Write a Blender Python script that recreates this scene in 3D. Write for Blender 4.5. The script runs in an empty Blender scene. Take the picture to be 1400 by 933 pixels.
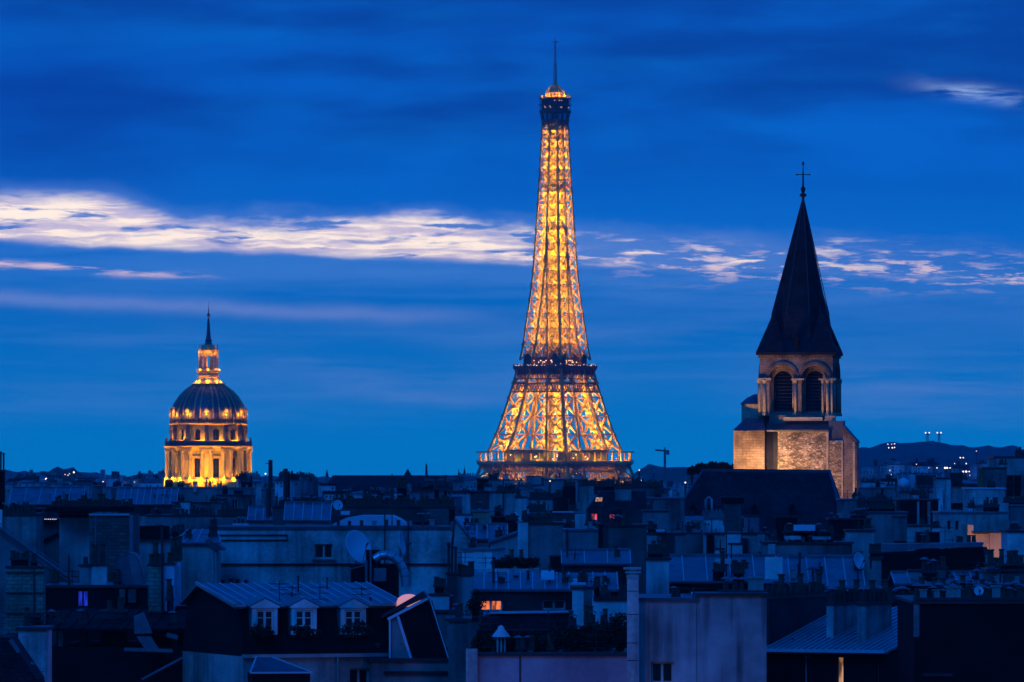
import bpy, math, random
from mathutils import Vector, Matrix, noise
R = math.radians
F = 8544.0      # focal length in photo pixels (1400 wide)
H = 49.0        # eye height above the plain
YH = 640.0      # photo row of the eye level
sc = bpy.context.scene
col = sc.collection

# ---------------------------------------------------------------- camera
cam = bpy.data.cameras.new('camera'); co = bpy.data.objects.new('camera', cam); col.objects.link(co)
co.location = (0, 0, H); co.rotation_euler = (R(90), 0, 0)
cam.sensor_width = 36.0; cam.lens = F / 1400 * 36
cam.shift_y = (YH - 466.5) / 1400
cam.clip_start = 1.0; cam.clip_end = 60000
sc.camera = co

# ---------------------------------------------------------------- world
world = bpy.data.worlds.new('World'); sc.world = world; world.use_nodes = True
nt = world.node_tree; nt.nodes.clear()
def N(t, **k):
    n = nt.nodes.new(t)
    for a, b in k.items(): setattr(n, a, b)
    return n
def L(a, b): nt.links.new(a, b)
def M(op, a, b=None, c=None, clamp=False):
    n = N('ShaderNodeMath', operation=op, use_clamp=clamp)
    for i, v in enumerate((a, b, c)):
        if v is None: continue
        if isinstance(v, (int, float)): n.inputs[i].default_value = v
        else: L(v, n.inputs[i])
    return n.outputs[0]
tc = N('ShaderNodeTexCoord'); sep = N('ShaderNodeSeparateXYZ'); L(tc.outputs['Generated'], sep.inputs[0])
az = M('MULTIPLY', M('ARCTAN2', sep.outputs[0], sep.outputs[1]), F / 100)      # hundreds of photo pixels right of centre
el = M('MULTIPLY', M('ARCSINE', sep.outputs[2]), F / 100)                       # ... above the eye level
def fbm(sx, sy, ox, oy, detail=6, rough=0.55, dist=0.0, warp=None):
    cx = N('ShaderNodeCombineXYZ')
    L(M('MULTIPLY_ADD', az, sx, ox), cx.inputs[0])
    L(M('MULTIPLY_ADD', el if warp is None else warp, sy, oy), cx.inputs[1])
    n = N('ShaderNodeTexNoise'); n.noise_dimensions = '2D'
    n.inputs['Scale'].default_value = 1.0; n.inputs['Detail'].default_value = detail
    n.inputs['Roughness'].default_value = rough; n.inputs['Distortion'].default_value = dist
    L(cx.outputs[0], n.inputs['Vector']); return n.outputs['Fac']
def ramp(v, a, b, smooth=True):
    n = N('ShaderNodeMapRange'); n.clamp = True
    if smooth: n.interpolation_type = 'SMOOTHSTEP'
    n.inputs['From Min'].default_value = a; n.inputs['From Max'].default_value = b
    L(v, n.inputs['Value']); return n.outputs[0]
def gauss(v, c, w):           # c may be a socket
    d = M('DIVIDE', M('SUBTRACT', v, c), w)
    return M('POWER', 2.71828, M('MULTIPLY', M('MULTIPLY', d, d), -1.0))
def mixc(f, a, b, mode='MIX'):
    n = N('ShaderNodeMix', data_type='RGBA', blend_type=mode); n.clamp_factor = True
    if isinstance(f, (int, float)): n.inputs[0].default_value = f
    else: L(f, n.inputs[0])
    for i, v in ((6, a), (7, b)):
        if isinstance(v, tuple): n.inputs[i].default_value = (*v, 1)
        else: L(v, n.inputs[i])
    return n.outputs[2]
cr = N('ShaderNodeValToRGB'); cr.color_ramp.interpolation = 'B_SPLINE'
L(ramp(el, -1.0, 20.0, False), cr.inputs[0])
els = cr.color_ramp.elements
stops = [(-1.0, (0, .245, .66)), (0.3, (0, .243, .66)), (1.4, (0, .215, .64)), (2.6, (0, .165, .60)), (3.8, (0, .132, .60)), (5.2, (0, .106, .53)), (6.5, (0, .082, .44)), (9, (0, .075, .45)), (20, (0, .120, .98))]  # last stop: unseen overhead sky, raised to brighten the walls
els[0].position = 0; els[0].color = (*stops[0][1], 1)
els[1].position = 1; els[1].color = (*stops[-1][1], 1)
for e, c in stops[1:-1]:
    x = els.new((e + 1) / 21); x.color = (*c, 1)
base = cr.outputs[0]
# broad dark bands of high cloud
n1 = fbm(0.16, 0.85, 3.1, 1.7, 4, .5)
base = mixc(M('MULTIPLY', ramp(n1, .34, .60), M('MULTIPLY', ramp(el, 3.2, 5.2), .88)), base, (.0, .045, .29))
n1b = fbm(0.22, 1.3, 9.1, 4.7, 5, .55)
base = mixc(M('MULTIPLY', ramp(n1b, .45, .75), M('MULTIPLY', ramp(el, 2.4, 5), .30)), base, (.0, .165, .60))
base = mixc(M('MULTIPLY', M('MULTIPLY', ramp(az, -2.0, -8.0), gauss(el, 5.0, 1.1)), .6), base, (.0, .042, .33))
# wide lavender veil and its thin streaks
veilc = M('MULTIPLY_ADD', az, -0.045, 2.55)
veil = M('MULTIPLY', gauss(el, veilc, 0.62), ramp(fbm(.20, 2.0, .4, 8.8, 6, .6), .30, .62))
base = mixc(M('MULTIPLY', veil, .55), base, (.06, .25, .72))
v2 = M('MULTIPLY', ramp(fbm(.17, 4.2, 5.3, 2.9, 5, .55), .52, .74), ramp(el, 3.3, 2.2))
v2 = M('MULTIPLY', v2, ramp(el, .25, 1.0))
base = mixc(M('MULTIPLY', v2, .22), base, (.07, .27, .74))
wv0 = M('MULTIPLY_ADD', M('SUBTRACT', fbm(.8, 1.6, 2, 5, 4, .55), .5), .16, el)
for (cx0, wx, cy0, wy, k_, ox) in ((-1.5, 2.6, 1.28, .22, .42, 1), (5.6, 2.2, 1.15, .30, .50, 4), (-4.6, 1.2, 1.72, .16, .30, 7), (5.2, 1.6, .72, .18, .35, 11), (1.5, 3.5, 1.75, .16, .30, 15), (-5, 3, .9, .3, .2, 19), (2, 6, 2.55, .2, .25, 23), (-1.2, 1.6, .98, .10, .4, 29)):
    bb = M('MULTIPLY', gauss(az, cx0, wx), gauss(M('MULTIPLY_ADD', az, .03, el), M('MULTIPLY_ADD', M('SUBTRACT', fbm(.4, .8, ox, ox, 3, .5), .5), .5, cy0 + .03 * cx0), wy))
    bb = M('MULTIPLY', bb, ramp(fbm(.3, 3.5, ox * 2.1, ox, 6, .6), .25, .65))
    base = mixc(M('MULTIPLY', bb, k_ * 1.7), base, (.095, .27, .70))
st = M('MULTIPLY', gauss(wv0, M('MULTIPLY_ADD', az, -.040, 2.02), .095), ramp(az, .8, -2.5))
base = mixc(M('MULTIPLY', st, .95), base, (.15, .29, .70))
# the bright band
wv = M('MULTIPLY_ADD', M('SUBTRACT', fbm(.8, 2.0, 7, 3, 5, .55), .5), .16, el)
wt = M('MULTIPLY_ADD', M('SUBTRACT', fbm(.75, 2.2, 17, 8, 6, .6), .5), M('MULTIPLY_ADD', ramp(az, -5.5, -3.5), .30, .24), el)          # the ragged upper edge
elb = M('MULTIPLY_ADD', az, -.040, 2.80)
lo = M('SUBTRACT', wv, elb); hi = M('SUBTRACT', wt, elb)
th = M('ADD', M('MULTIPLY_ADD', ramp(az, -5.6, -4.3), -.24, .60), M('MULTIPLY', gauss(az, -1.5, 1.1), .14))
body = M('MULTIPLY', ramp(lo, -.05, .09), ramp(M('SUBTRACT', hi, th), .16, -.14))
halo = M('MULTIPLY', ramp(lo, -.10, .06), ramp(M('SUBTRACT', hi, th), .34, -.05))
holes = fbm(.95, 7.5, 1.1, 0.3, 5, .55, 0, wv); fine = fbm(2.2, 15.0, 5.1, 2.3, 7, .6, 0, wv)
hv = M('ADD', M('MULTIPLY', holes, .78), M('MULTIPLY', fine, .22))
rt = ramp(az, -.3, .5)                                            # broken into patches on the right
cut_ = M('ADD', M('MULTIPLY', rt, -.175), M('MULTIPLY', ramp(lo, .12, .40), -.045))
core = M('MULTIPLY', body, ramp(M('ADD', M('SUBTRACT', .625, hv), cut_), -.065, .065))
ends = ramp(az, 7.5, 1.2)
base = mixc(M('MULTIPLY', M('MULTIPLY', halo, M('MULTIPLY_ADD', ends, .5, .15)), .9), base, (.15, .29, .70))
base = mixc(M('MULTIPLY', core, M('MULTIPLY_ADD', ends, .72, .28)), base, mixc(ramp(fbm(.7, 9.0, 31, 12, 7, .62, 0, wv), .38, .62), (1.35, 1.12, .88), (.70, .60, .76)))
# second thin bright line low on the right, and the wisp at the upper right
lc = M('MULTIPLY_ADD', az, -.035, 2.88)
ln = M('MULTIPLY', gauss(wv, lc, .20), ramp(az, .6, 3.0))
ln = M('MULTIPLY', ln, ramp(fbm(1.5, 9, 2.2, 6.1, 6, .62), .52, .66))
base = mixc(M('MULTIPLY', ln, .9), base, (.95, .72, .74))
l2 = M('MULTIPLY', gauss(wv, M('MULTIPLY_ADD', az, -.045, 2.44), .055), ramp(az, -3.5, -5.6))
l2 = M('MULTIPLY', l2, ramp(fbm(.8, 7, 12.2, 6.1, 7, .64), .46, .66))
base = mixc(M('MULTIPLY', l2, .9), base, (.95, .70, .74))
wi = M('MULTIPLY', gauss(wv, M('MULTIPLY_ADD', az, -.12, 5.88), .10), gauss(az, 6.35, .6))
wi = M('MULTIPLY', wi, ramp(fbm(1.0, 5, 4.4, 1.2, 6, .6, .3), .34, .62))
base = mixc(M('MULTIPLY', wi, .85), base, (.34, .52, .85))
SUN_EL, SUN_ROT = R(38), R(205)
sky = N('ShaderNodeTexSky'); sky.sky_type = 'NISHITA'; sky.sun_disc = False
sky.sun_elevation = SUN_EL; sky.sun_rotation = SUN_ROT
bg0 = N('ShaderNodeBackground'); L(sky.outputs[0], bg0.inputs[0]); bg0.inputs[1].default_value = 0.0005
bg1 = N('ShaderNodeBackground'); L(base, bg1.inputs[0]); bg1.inputs[1].default_value = 1.22
add = N('ShaderNodeAddShader'); L(bg0.outputs[0], add.inputs[0]); L(bg1.outputs[0], add.inputs[1])
out = N('ShaderNodeOutputWorld'); L(add.outputs[0], out.inputs[0])

# ---------------------------------------------------------------- added soft blue fill from behind the view; no direct sun
sd = bpy.data.lights.new('dusk_fill', 'SUN'); sd.energy = 1.25; sd.angle = R(25); sd.color = (.0, .20, 1.0)
so = bpy.data.objects.new('dusk_fill', sd); col.objects.link(so)
so.rotation_euler = Vector((math.sin(SUN_ROT) * math.cos(SUN_EL), math.cos(SUN_ROT) * math.cos(SUN_EL), math.sin(SUN_EL))).to_track_quat('Z', 'Y').to_euler()
sc.view_settings.view_transform = 'Standard'; sc.view_settings.look = 'None'
sc.view_settings.exposure = 0; sc.view_settings.gamma = 1
sc.render.engine = 'CYCLES'; sc.cycles.use_denoising = True
sc.cycles.max_bounces = 5; sc.cycles.diffuse_bounces = 3; sc.cycles.glossy_bounces = 2; sc.cycles.volume_bounces = 0
sc.cycles.sample_clamp_indirect = 3.0

# ---------------------------------------------------------------- materials
MAT = {}
def mat(name, colr, rub=None, rough=.8, metal=0.0, var=.25, scale=.6, streak=0.0, bump=0.0, bscale=6.0, emit=None, estr=1.0, brick=None, spec=.3):
    m = bpy.data.materials.new(name); m.use_nodes = True; t = m.node_tree; b = t.nodes['Principled BSDF']
    b.inputs['Roughness'].default_value = rough; b.inputs['Metallic'].default_value = metal
    b.inputs['Specular IOR Level'].default_value = spec
    tcn = t.nodes.new('ShaderNodeTexCoord')
    def noise_(s, vec, det=5):
        n = t.nodes.new('ShaderNodeTexNoise'); n.inputs['Scale'].default_value = s; n.inputs['Detail'].default_value = det
        t.links.new(vec, n.inputs['Vector']); return n.outputs['Fac']
    def rng(v, a, b2, lo, hi):
        n = t.nodes.new('ShaderNodeMapRange'); n.inputs[1].default_value = a; n.inputs[2].default_value = b2
        n.inputs[3].default_value = lo; n.inputs[4].default_value = hi; t.links.new(v, n.inputs[0]); return n.outputs[0]
    def mix(f, a, b2, mode='MULTIPLY'):
        n = t.nodes.new('ShaderNodeMix'); n.data_type = 'RGBA'; n.blend_type = mode
        if isinstance(f, float): n.inputs[0].default_value = f
        else: t.links.new(f, n.inputs[0])
        for i, v in ((6, a), (7, b2)):
            if isinstance(v, tuple): n.inputs[i].default_value = (*v, 1)
            else: t.links.new(v, n.inputs[i])
        return n.outputs[2]
    vec = tcn.outputs['Object']
    c = colr
    if brick:
        w, h, c2, mc = brick
        s = t.nodes.new('ShaderNodeSeparateXYZ'); t.links.new(vec, s.inputs[0])
        a = t.nodes.new('ShaderNodeMath'); a.operation = 'ADD'; t.links.new(s.outputs[0], a.inputs[0]); t.links.new(s.outputs[1], a.inputs[1])
        cb = t.nodes.new('ShaderNodeCombineXYZ'); t.links.new(a.outputs[0], cb.inputs[0]); t.links.new(s.outputs[2], cb.inputs[1])
        wn = t.nodes.new('ShaderNodeTexNoise'); wn.inputs['Scale'].default_value = 2.0; t.links.new(vec, wn.inputs['Vector'])
        va = t.nodes.new('ShaderNodeVectorMath'); va.operation = 'MULTIPLY_ADD'
        t.links.new(wn.outputs['Color'], va.inputs[0]); va.inputs[1].default_value = (.12, .12, 0); t.links.new(cb.outputs[0], va.inputs[2])
        bt = t.nodes.new('ShaderNodeTexBrick'); t.links.new(va.outputs[0], bt.inputs['Vector'])
        bt.inputs['Color1'].default_value = (*colr, 1); bt.inputs['Color2'].default_value = (*c2, 1); bt.inputs['Mortar'].default_value = (*mc, 1)
        bt.inputs['Scale'].default_value = 1; bt.inputs['Brick Width'].default_value = w; bt.inputs['Row Height'].default_value = h
        bt.inputs['Mortar Size'].default_value = .025; bt.inputs['Mortar Smooth'].default_value = .4
        c = bt.outputs['Color']
    if rub:
        wn = t.nodes.new('ShaderNodeTexNoise'); wn.inputs['Scale'].default_value = 1.5; t.links.new(vec, wn.inputs['Vector'])
        va = t.nodes.new('ShaderNodeVectorMath'); va.operation = 'MULTIPLY_ADD'; t.links.new(wn.outputs['Color'], va.inputs[0]); va.inputs[1].default_value = (.5, .5, .5)
        mp = t.nodes.new('ShaderNodeMapping'); mp.inputs['Scale'].default_value = (1, 1, 1.9); t.links.new(vec, mp.inputs[0]); t.links.new(mp.outputs[0], va.inputs[2])
        vo = t.nodes.new('ShaderNodeTexVoronoi'); vo.inputs['Scale'].default_value = rub; t.links.new(va.outputs[0], vo.inputs['Vector'])
        ve = t.nodes.new('ShaderNodeTexVoronoi'); ve.feature = 'DISTANCE_TO_EDGE'; ve.inputs['Scale'].default_value = rub; t.links.new(va.outputs[0], ve.inputs['Vector'])
        sx = t.nodes.new('ShaderNodeSeparateColor'); t.links.new(vo.outputs['Color'], sx.inputs[0])
        c = mix(1.0, c, rng(sx.outputs[0], 0, 1, .28, 1.15)); c = mix(1.0, c, rng(ve.outputs['Distance'], .0, .12, .22, 1.0))
    n = noise_(scale, vec)
    g = rng(n, .3, .7, 1 - var, 1 + var * .4)
    c = mix(1.0, c, g)
    if var and not emit:
        c = mix(1.0, c, rng(noise_(scale * 7, vec, 8), .35, .65, 1 - var * .55, 1 + var * .15))
        c = mix(1.0, c, rng(noise_(scale * .45, vec, 2), .50, .53, 1.0, 1 - var * .45))
    if streak:
        mp = t.nodes.new('ShaderNodeMapping'); mp.inputs['Scale'].default_value = (1.6, 1.6, .13); t.links.new(vec, mp.inputs[0])
        s1 = rng(noise_(1.0, mp.outputs[0], 4), .48, .66, 1.0, 1 - streak)
        s2 = rng(noise_(.12, vec, 3), .35, .6, 0.0, 1.0)
        c = mix(s2, c, mix(1.0, c, s1))
    t.links.new(c, b.inputs['Base Color']) if not isinstance(c, tuple) else None
    if bump:
        bn = t.nodes.new('ShaderNodeBump'); bn.inputs['Strength'].default_value = bump; bn.inputs['Distance'].default_value = .05
        t.links.new(noise_(bscale, vec, 6), bn.inputs['Height']); t.links.new(bn.outputs[0], b.inputs['Normal'])
    if emit:
        b.inputs['Emission Color'].default_value = (*emit, 1); b.inputs['Emission Strength'].default_value = estr
        if name.startswith('lit') and name != 'litpink':        # curtains and furniture behind the glass
            mp = t.nodes.new('ShaderNodeMapping'); mp.inputs['Scale'].default_value = (5, 5, 1.2); t.links.new(vec, mp.inputs[0])
            t.links.new(rng(noise_(1.0, mp.outputs[0], 4), .36, .60, .12 * estr, 1.35 * estr), b.inputs['Emission Strength'])
    MAT[name] = m; return m
mat('cream', (.48, .46, .43), streak=.8, bump=.2)
mat('pale', (.64, .62, .60), streak=.6, bump=.2)
mat('grey', (.31, .305, .30), streak=.85, bump=.2)
mat('dirty', (.15, .145, .14), streak=.6, var=.4, bump=.2)
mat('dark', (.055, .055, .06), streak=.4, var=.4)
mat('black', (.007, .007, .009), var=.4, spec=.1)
mat('stained', (.56, .52, .52), streak=.9, var=.22, scale=.2, bump=.3)
mat('mauve', (.55, .44, .48), streak=.2, var=.12, bump=.3)  # base tint partly carries the warm street-light cast on this wall
mat('white', (.70, .69, .67), streak=.25, var=.15)
mat('rosy', (.78, .62, .70), streak=.3)
mat('ochre', (.50, .36, .24), streak=.35)
mat('brick', (.24, .22, .19), brick=(.5, .22, (.11, .11, .10), (.07, .07, .07)), streak=.4)
mat('greenbrick', (.36, .37, .28), brick=(.45, .2, (.25, .28, .22), (.14, .15, .13)), streak=.5)
mat('zinc', (.13, .14, .165), rough=.5, metal=.3, var=.35, scale=.9, bump=.1, spec=.5)
mat('paleroof', (.42, .44, .48), rough=.45, metal=.1, var=.15)
mat('slate', (.022, .025, .032), spec=.12, rough=.8, var=.5, scale=.8, brick=(.35, .18, (.014, .016, .022), (.010, .010, .013)))
mat('seam', (.40, .42, .46), rough=.4, metal=.3, var=.1)  # lighter than the zinc: the glint along the seams is put into the colour
mat('lead', (.075, .08, .10), rough=.5, metal=.3, var=.35)
mat('metal', (.35, .36, .38), rough=.35, metal=.7, var=.2)
mat('pavilion', (.02, .02, .03), rough=.6)
mat('darkmetal', (.03, .03, .035), rough=.5, metal=.3)
mat('pot', (.10, .055, .04), rough=.85, var=.5, scale=3)
mat('palepot', (.30, .27, .25), rough=.8, var=.4, scale=3)
mat('dish', (.50, .52, .56), rough=.5, var=.12)
mat('glass', (.006, .008, .012), rough=.2, var=0.0, spec=.2)
mat('lit', (.3, .2, .1), emit=(1.0, .46, .18), estr=.5)
mat('litwhite', (.4, .4, .4), emit=(1.0, .72, .42), estr=.8)
mat('litred', (.3, .05, .05), emit=(1.0, .10, .08), estr=.75)
mat('litorange', (.3, .1, .05), emit=(1.0, .22, .06), estr=.75)
mat('litblue', (.05, .05, .3), emit=(.02, .05, .75), estr=.55)
mat('litpink', (.4, .25, .22), emit=(.80, .30, .27), estr=.75)
mat('bulb', (.5, .5, .5), emit=(1.0, .85, .75), estr=2.0)
mat('warmbulb', (.5, .4, .3), emit=(1.0, .62, .35), estr=2.0)
mat('foliage', (.012, .022, .010), rough=.8, var=.5, scale=2)
mat('bark', (.04, .03, .022), rough=.9)
mat('wood', (.02, .032, .02), rough=1, var=.5, scale=.02)
mat('soil', (.05, .05, .05), rough=1, var=.3, scale=.02)
mat('iron', (.32, .20, .055), rough=.55, var=.15, scale=.2)
mat('darkiron', (.11, .055, .045), rough=.6, var=.2, scale=.2)
mat('goldstone', (.46, .35, .07), rough=.85, var=.22, scale=.25, bump=.1)
mat('gilt', (.50, .34, .12), rough=.5, metal=.1, var=.2)
mat('ashlar', (.42, .32, .22), brick=(.75, .33, (.35, .26, .17), (.24, .17, .11)), var=.35, streak=.5, bump=.5)
mat('rubble', (.56, .41, .25), rub=2.1, var=.45, scale=.7, bump=1.0, bscale=4)
mat('oldstone', (.23, .165, .115), brick=(.6, .3, (.20, .14, .11), (.11, .08, .06)), var=.5, scale=.9, bump=.6)
mat('quoin', (.38, .29, .19), var=.3, scale=1.2, bump=.3)

# ---------------------------------------------------------------- mesh helpers
def X(px, Y): return (px - 700) * Y / F
def Z(py, Y): return H - (py - YH) * Y / F
class MB:
    def __init__(s, smooth=False): s.v = []; s.f = []; s.smooth = smooth; s.M = None; s.cut = None; s.m2 = None
    def add(s, vs, fs):
        o = len(s.v)
        if s.M is not None: vs = [s.M @ Vector(v) for v in vs]
        s.v += [tuple(v) for v in vs]; s.f += [tuple(i + o for i in f) for f in fs]
    def box(s, x0, x1, y0, y1, z0, z1):
        s.add([(x0, y0, z0), (x1, y0, z0), (x1, y1, z0), (x0, y1, z0), (x0, y0, z1), (x1, y0, z1), (x1, y1, z1), (x0, y1, z1)],
              [(0, 3, 2, 1), (4, 5, 6, 7), (0, 1, 5, 4), (1, 2, 6, 5), (2, 3, 7, 6), (3, 0, 4, 7)])
    def bar(s, p, q, w, h=None, up=None):
        p, q = Vector(p), Vector(q); d = q - p
        if d.length < 1e-6: return
        d.normalize(); h = h or w
        u = Vector(up) if up else (Vector((0, 0, 1)) if abs(d.z) < .9 else Vector((0, 1, 0)))
        a = d.cross(u).normalized(); b = a.cross(d).normalized()
        a *= w / 2; b *= h / 2
        s.add([p - a - b, p + a - b, p + a + b, p - a + b, q - a - b, q + a - b, q + a + b, q - a + b],
              [(0, 3, 2, 1), (4, 5, 6, 7), (0, 1, 5, 4), (1, 2, 6, 5), (2, 3, 7, 6), (3, 0, 4, 7)])
    def tube(s, p, q, r0, r1=None, n=8):
        p, q = Vector(p), Vector(q); d = (q - p).normalized(); r1 = r0 if r1 is None else r1
        u = Vector((0, 0, 1)) if abs(d.z) < .9 else Vector((0, 1, 0))
        a = d.cross(u).normalized(); b = a.cross(d).normalized()
        vs = [p + (a * math.cos(t) + b * math.sin(t)) * r0 for t in [2 * math.pi * i / n for i in range(n)]]
        vs += [q + (a * math.cos(t) + b * math.sin(t)) * r1 for t in [2 * math.pi * i / n for i in range(n)]]
        fs = [(i, (i + 1) % n, n + (i + 1) % n, n + i) for i in range(n)] + [tuple(range(n - 1, -1, -1)), tuple(range(n, 2 * n))]
        s.add(vs, fs)
    def lathe(s, prof, n=16, c=(0, 0, 0), ph=0.0):      # prof: (radius, z)
        vs = []; k = len(prof)
        for i in range(n):
            t = 2 * math.pi * i / n + ph
            for r, z in prof: vs.append((c[0] + r * math.cos(t), c[1] + r * math.sin(t), c[2] + z))
        fs = []
        for i in range(n):
            j = (i + 1) % n
            for m in range(k - 1): fs.append((i * k + m, j * k + m, j * k + m + 1, i * k + m + 1))
        fs.append(tuple(i * k for i in range(n - 1, -1, -1))); fs.append(tuple(i * k + k - 1 for i in range(n)))
        s.add(vs, fs)
    def prism(s, pts, v):         # closed polygon pts extruded by vector v
        n = len(pts); v = Vector(v); pts = [Vector(p) for p in pts]
        s.add(pts + [p + v for p in pts], [tuple(range(n - 1, -1, -1)), tuple(range(n, 2 * n))] + [(i, (i + 1) % n, n + (i + 1) % n, n + i) for i in range(n)])
    def mesh(s, name, m, origin=(0, 0, 0)):
        me = bpy.data.meshes.new(name)
        me.from_pydata([(x - origin[0], y - origin[1], z - origin[2]) for x, y, z in s.v], [], s.f)
        me.materials.append(MAT[m]); me.update()
        import bmesh
        bm = bmesh.new(); bm.from_mesh(me); bmesh.ops.recalc_face_normals(bm, faces=bm.faces); bm.to_mesh(me); bm.free()
        if s.m2:
            me.materials.append(MAT[s.m2])
            for p in me.polygons[s.cut:]: p.material_index = 1
        if s.smooth:
            for p in me.polygons: p.use_smooth = True
        return me
    def build(s, name, m, parent=None, label=None):
        o_ = worldpos(parent)
        o = bpy.data.objects.new(name, s.mesh(name, m, o_)); col.objects.link(o)
        if parent: o.parent = parent
        if label: o['label'] = label
        return o
def worldpos(o):
    p = Vector((0, 0, 0))
    while o: p += o.location; o = o.parent
    return p
def tag(o, label=None, cat=None, group=None, kind=None):
    for k, v in (('label', label), ('category', cat), ('group', group), ('kind', kind)):
        if v: o[k] = v
    return o
def empty(name, loc, label, cat, group=None):
    o = bpy.data.objects.new(name, None); col.objects.link(o); o.location = loc; o.empty_display_size = .5
    return tag(o, label, cat, group)
def put(name, me, loc, parent, label=None):
    o = bpy.data.objects.new(name, me); col.objects.link(o); o.location = Vector(loc) - worldpos(parent); o.parent = parent
    if label: o['label'] = label
    return o
def haze_box():
    m = bpy.data.materials.new('haze'); m.use_nodes = True; t = m.node_tree; t.nodes.clear()
    v = t.nodes.new('ShaderNodeVolumePrincipled'); o = t.nodes.new('ShaderNodeOutputMaterial'); t.links.new(v.outputs[0], o.inputs['Volume'])
    v.inputs['Color'].default_value = (.03, .56, .70, 1); v.inputs['Density'].default_value = 5.2e-5; v.inputs['Anisotropy'].default_value = .2
    MAT['haze'] = m
    b = MB(); b.box(-12000, 12000, -3000, 14000, -6, 400)
    tag(b.build('haze', 'haze'), kind='stuff')
def ground(Y):
    t = [(-500, 22), (450, 22), (900, 12), (2400, 10), (3600, 0), (1e6, 0)]
    for (a, b), (c, d) in zip(t, t[1:]):
        if Y <= c: return b + (d - b) * max(0, (Y - a)) / (c - a)
    return 0
def lamp(name, loc, power, color, rad=.3, spot=None, aim=None, blend=.6, parent=None):
    l = bpy.data.lights.new(name, 'SPOT' if spot else 'POINT'); l.energy = power; l.color = color; l.shadow_soft_size = rad
    o = bpy.data.objects.new(name, l); col.objects.link(o); o.location = loc
    if spot:
        l.spot_size = R(spot); l.spot_blend = blend
        o.rotation_euler = (Vector(aim) - Vector(loc)).to_track_quat('-Z', 'Y').to_euler()
    return o
# ================================================================ TERRAIN
g = MB()
ys = [-300, 100, 300, 450, 600, 750, 900, 1300, 1800, 2400, 3000, 3600, 5000, 9000, 16000, 32000]
xs = [-1, -.6, -.3, -.1, 0, .1, .3, .6, 1]
vs = [(x * (600 + abs(y) * .8), y, ground(y)) for y in ys for x in xs]; n_ = len(xs)
g.add(vs, [(j * n_ + i, j * n_ + i + 1, (j + 1) * n_ + i + 1, (j + 1) * n_ + i) for j in range(len(ys) - 1) for i in range(n_ - 1)])
tag(g.build('ground', 'soil'), kind='structure')

def hill(name, pts, Y, depth, seed, amp, step=9.0):
    """a wooded ridge: pts are (photo column, photo row) of its crest"""
    m = MB(); rows = [(-1.0, 0.0), (-.7, .35), (-.4, .68), (-.2, .86), (-.1, .95), (0, 1.0), (.12, .93), (.35, .7), (.7, .3), (1.0, 0.0)]
    x0, x1 = X(pts[0][0], Y), X(pts[-1][0], Y); n = int((x1 - x0) / step)
    P_ = [(X(a, Y), Z(b, Y)) for a, b in pts]; V = []
    for i in range(n + 1):
        x = x0 + (x1 - x0) * i / n
        for (a, za), (b, zb) in zip(P_, P_[1:]):
            if a <= x <= b: z = za + (zb - za) * (x - a) / (b - a); break
        for k, (t, f) in enumerate(rows):
            bump = amp * f * (noise.noise(Vector((x / 23 + seed, t * 9, 0))) + .7 * noise.noise(Vector((x / 8, t * 20, seed))) + .5 * noise.noise(Vector((x / 70, t * 3, seed * 2))))
            V.append((x, Y + t * depth, max(-3, z * f - 1.0 + bump)))
    k = len(rows)
    m.add(V, [(i * k + j, (i + 1) * k + j, (i + 1) * k + j + 1, i * k + j + 1) for i in range(n) for j in range(k - 1)])
    return tag(m.build(name, 'wood'), kind='structure')
hill('hill', [(1120, 650), (1150, 628), (1175, 612), (1198, 607), (1204, 603), (1222, 604), (1250, 604.5), (1300, 605), (1312, 607), (1325, 611), (1345, 608), (1375, 609), (1388, 613), (1410, 620), (1480, 625)], 9000, 900, 3, 5)
hill('hill', [(1150, 640), (1200, 626), (1260, 622), (1330, 626), (1420, 632), (1480, 634)], 7600, 600, 8, 5)
hill('hill', [(840, 655), (862, 645), (880, 639), (905, 636), (930, 637), (950, 635), (985, 640), (1030, 650)], 6800, 500, 5, 6)
hill('hill', [(-80, 646), (0, 644), (40, 645), (64, 645), (72, 641), (95, 641), (108, 646), (170, 650), (260, 651), (350, 650), (420, 652), (700, 654), (900, 652), (1100, 652)], 9500, 900, 9, 5)
hill('hill', [(50, 655), (66, 646), (75, 639.5), (100, 639), (107, 645), (122, 656)], 5200, 150, 2, 4, 4)

# ================================================================ THE LATTICE TOWER
TY = 4000.0; TX = X(759, TY)
AT = [(0, 62.4), (20, 50), (38, 37.6), (50, 34.0), (57, 32.0), (60, 30.0), (75.4, 25.3), (97.4, 20.1), (105, 18.6), (115.7, 16.6), (123.6, 15), (139.5, 13.4), (156, 11.6), (170.4, 10.25), (198.5, 8.75), (236, 7.0), (268, 5.8), (280, 5.4)]
BT = [(0, 25), (50, 16.5), (60, 15), (108, 10.6), (118, 10.3), (156, 9.35), (198, 8.75), (236, 7.0), (268, 5.8), (280, 5.4)]
def interp(T, z):
    for (a, b), (c, d) in zip(T, T[1:]):
        if z <= c: return b + (d - b) * (z - a) / (c - a)
    return T[-1][1]
A_ = lambda z: interp(AT, z)
B_ = lambda z: min(interp(BT, z), A_(z))
TM = Matrix.Translation((TX, TY, 0)) @ Matrix.Rotation(R(-45 + 9 + 90), 4, 'Z') @ Matrix.Translation((0, 0, 0))
tower = empty('lattice_tower', (TX, TY, 0), 'tall iron lattice tower glowing gold from within, its mast rising above everything else in view', 'tower')
LAMP = (1.0, .50, .003)
def tower_mb():
    m = MB(); m.M = TM; return m
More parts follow.
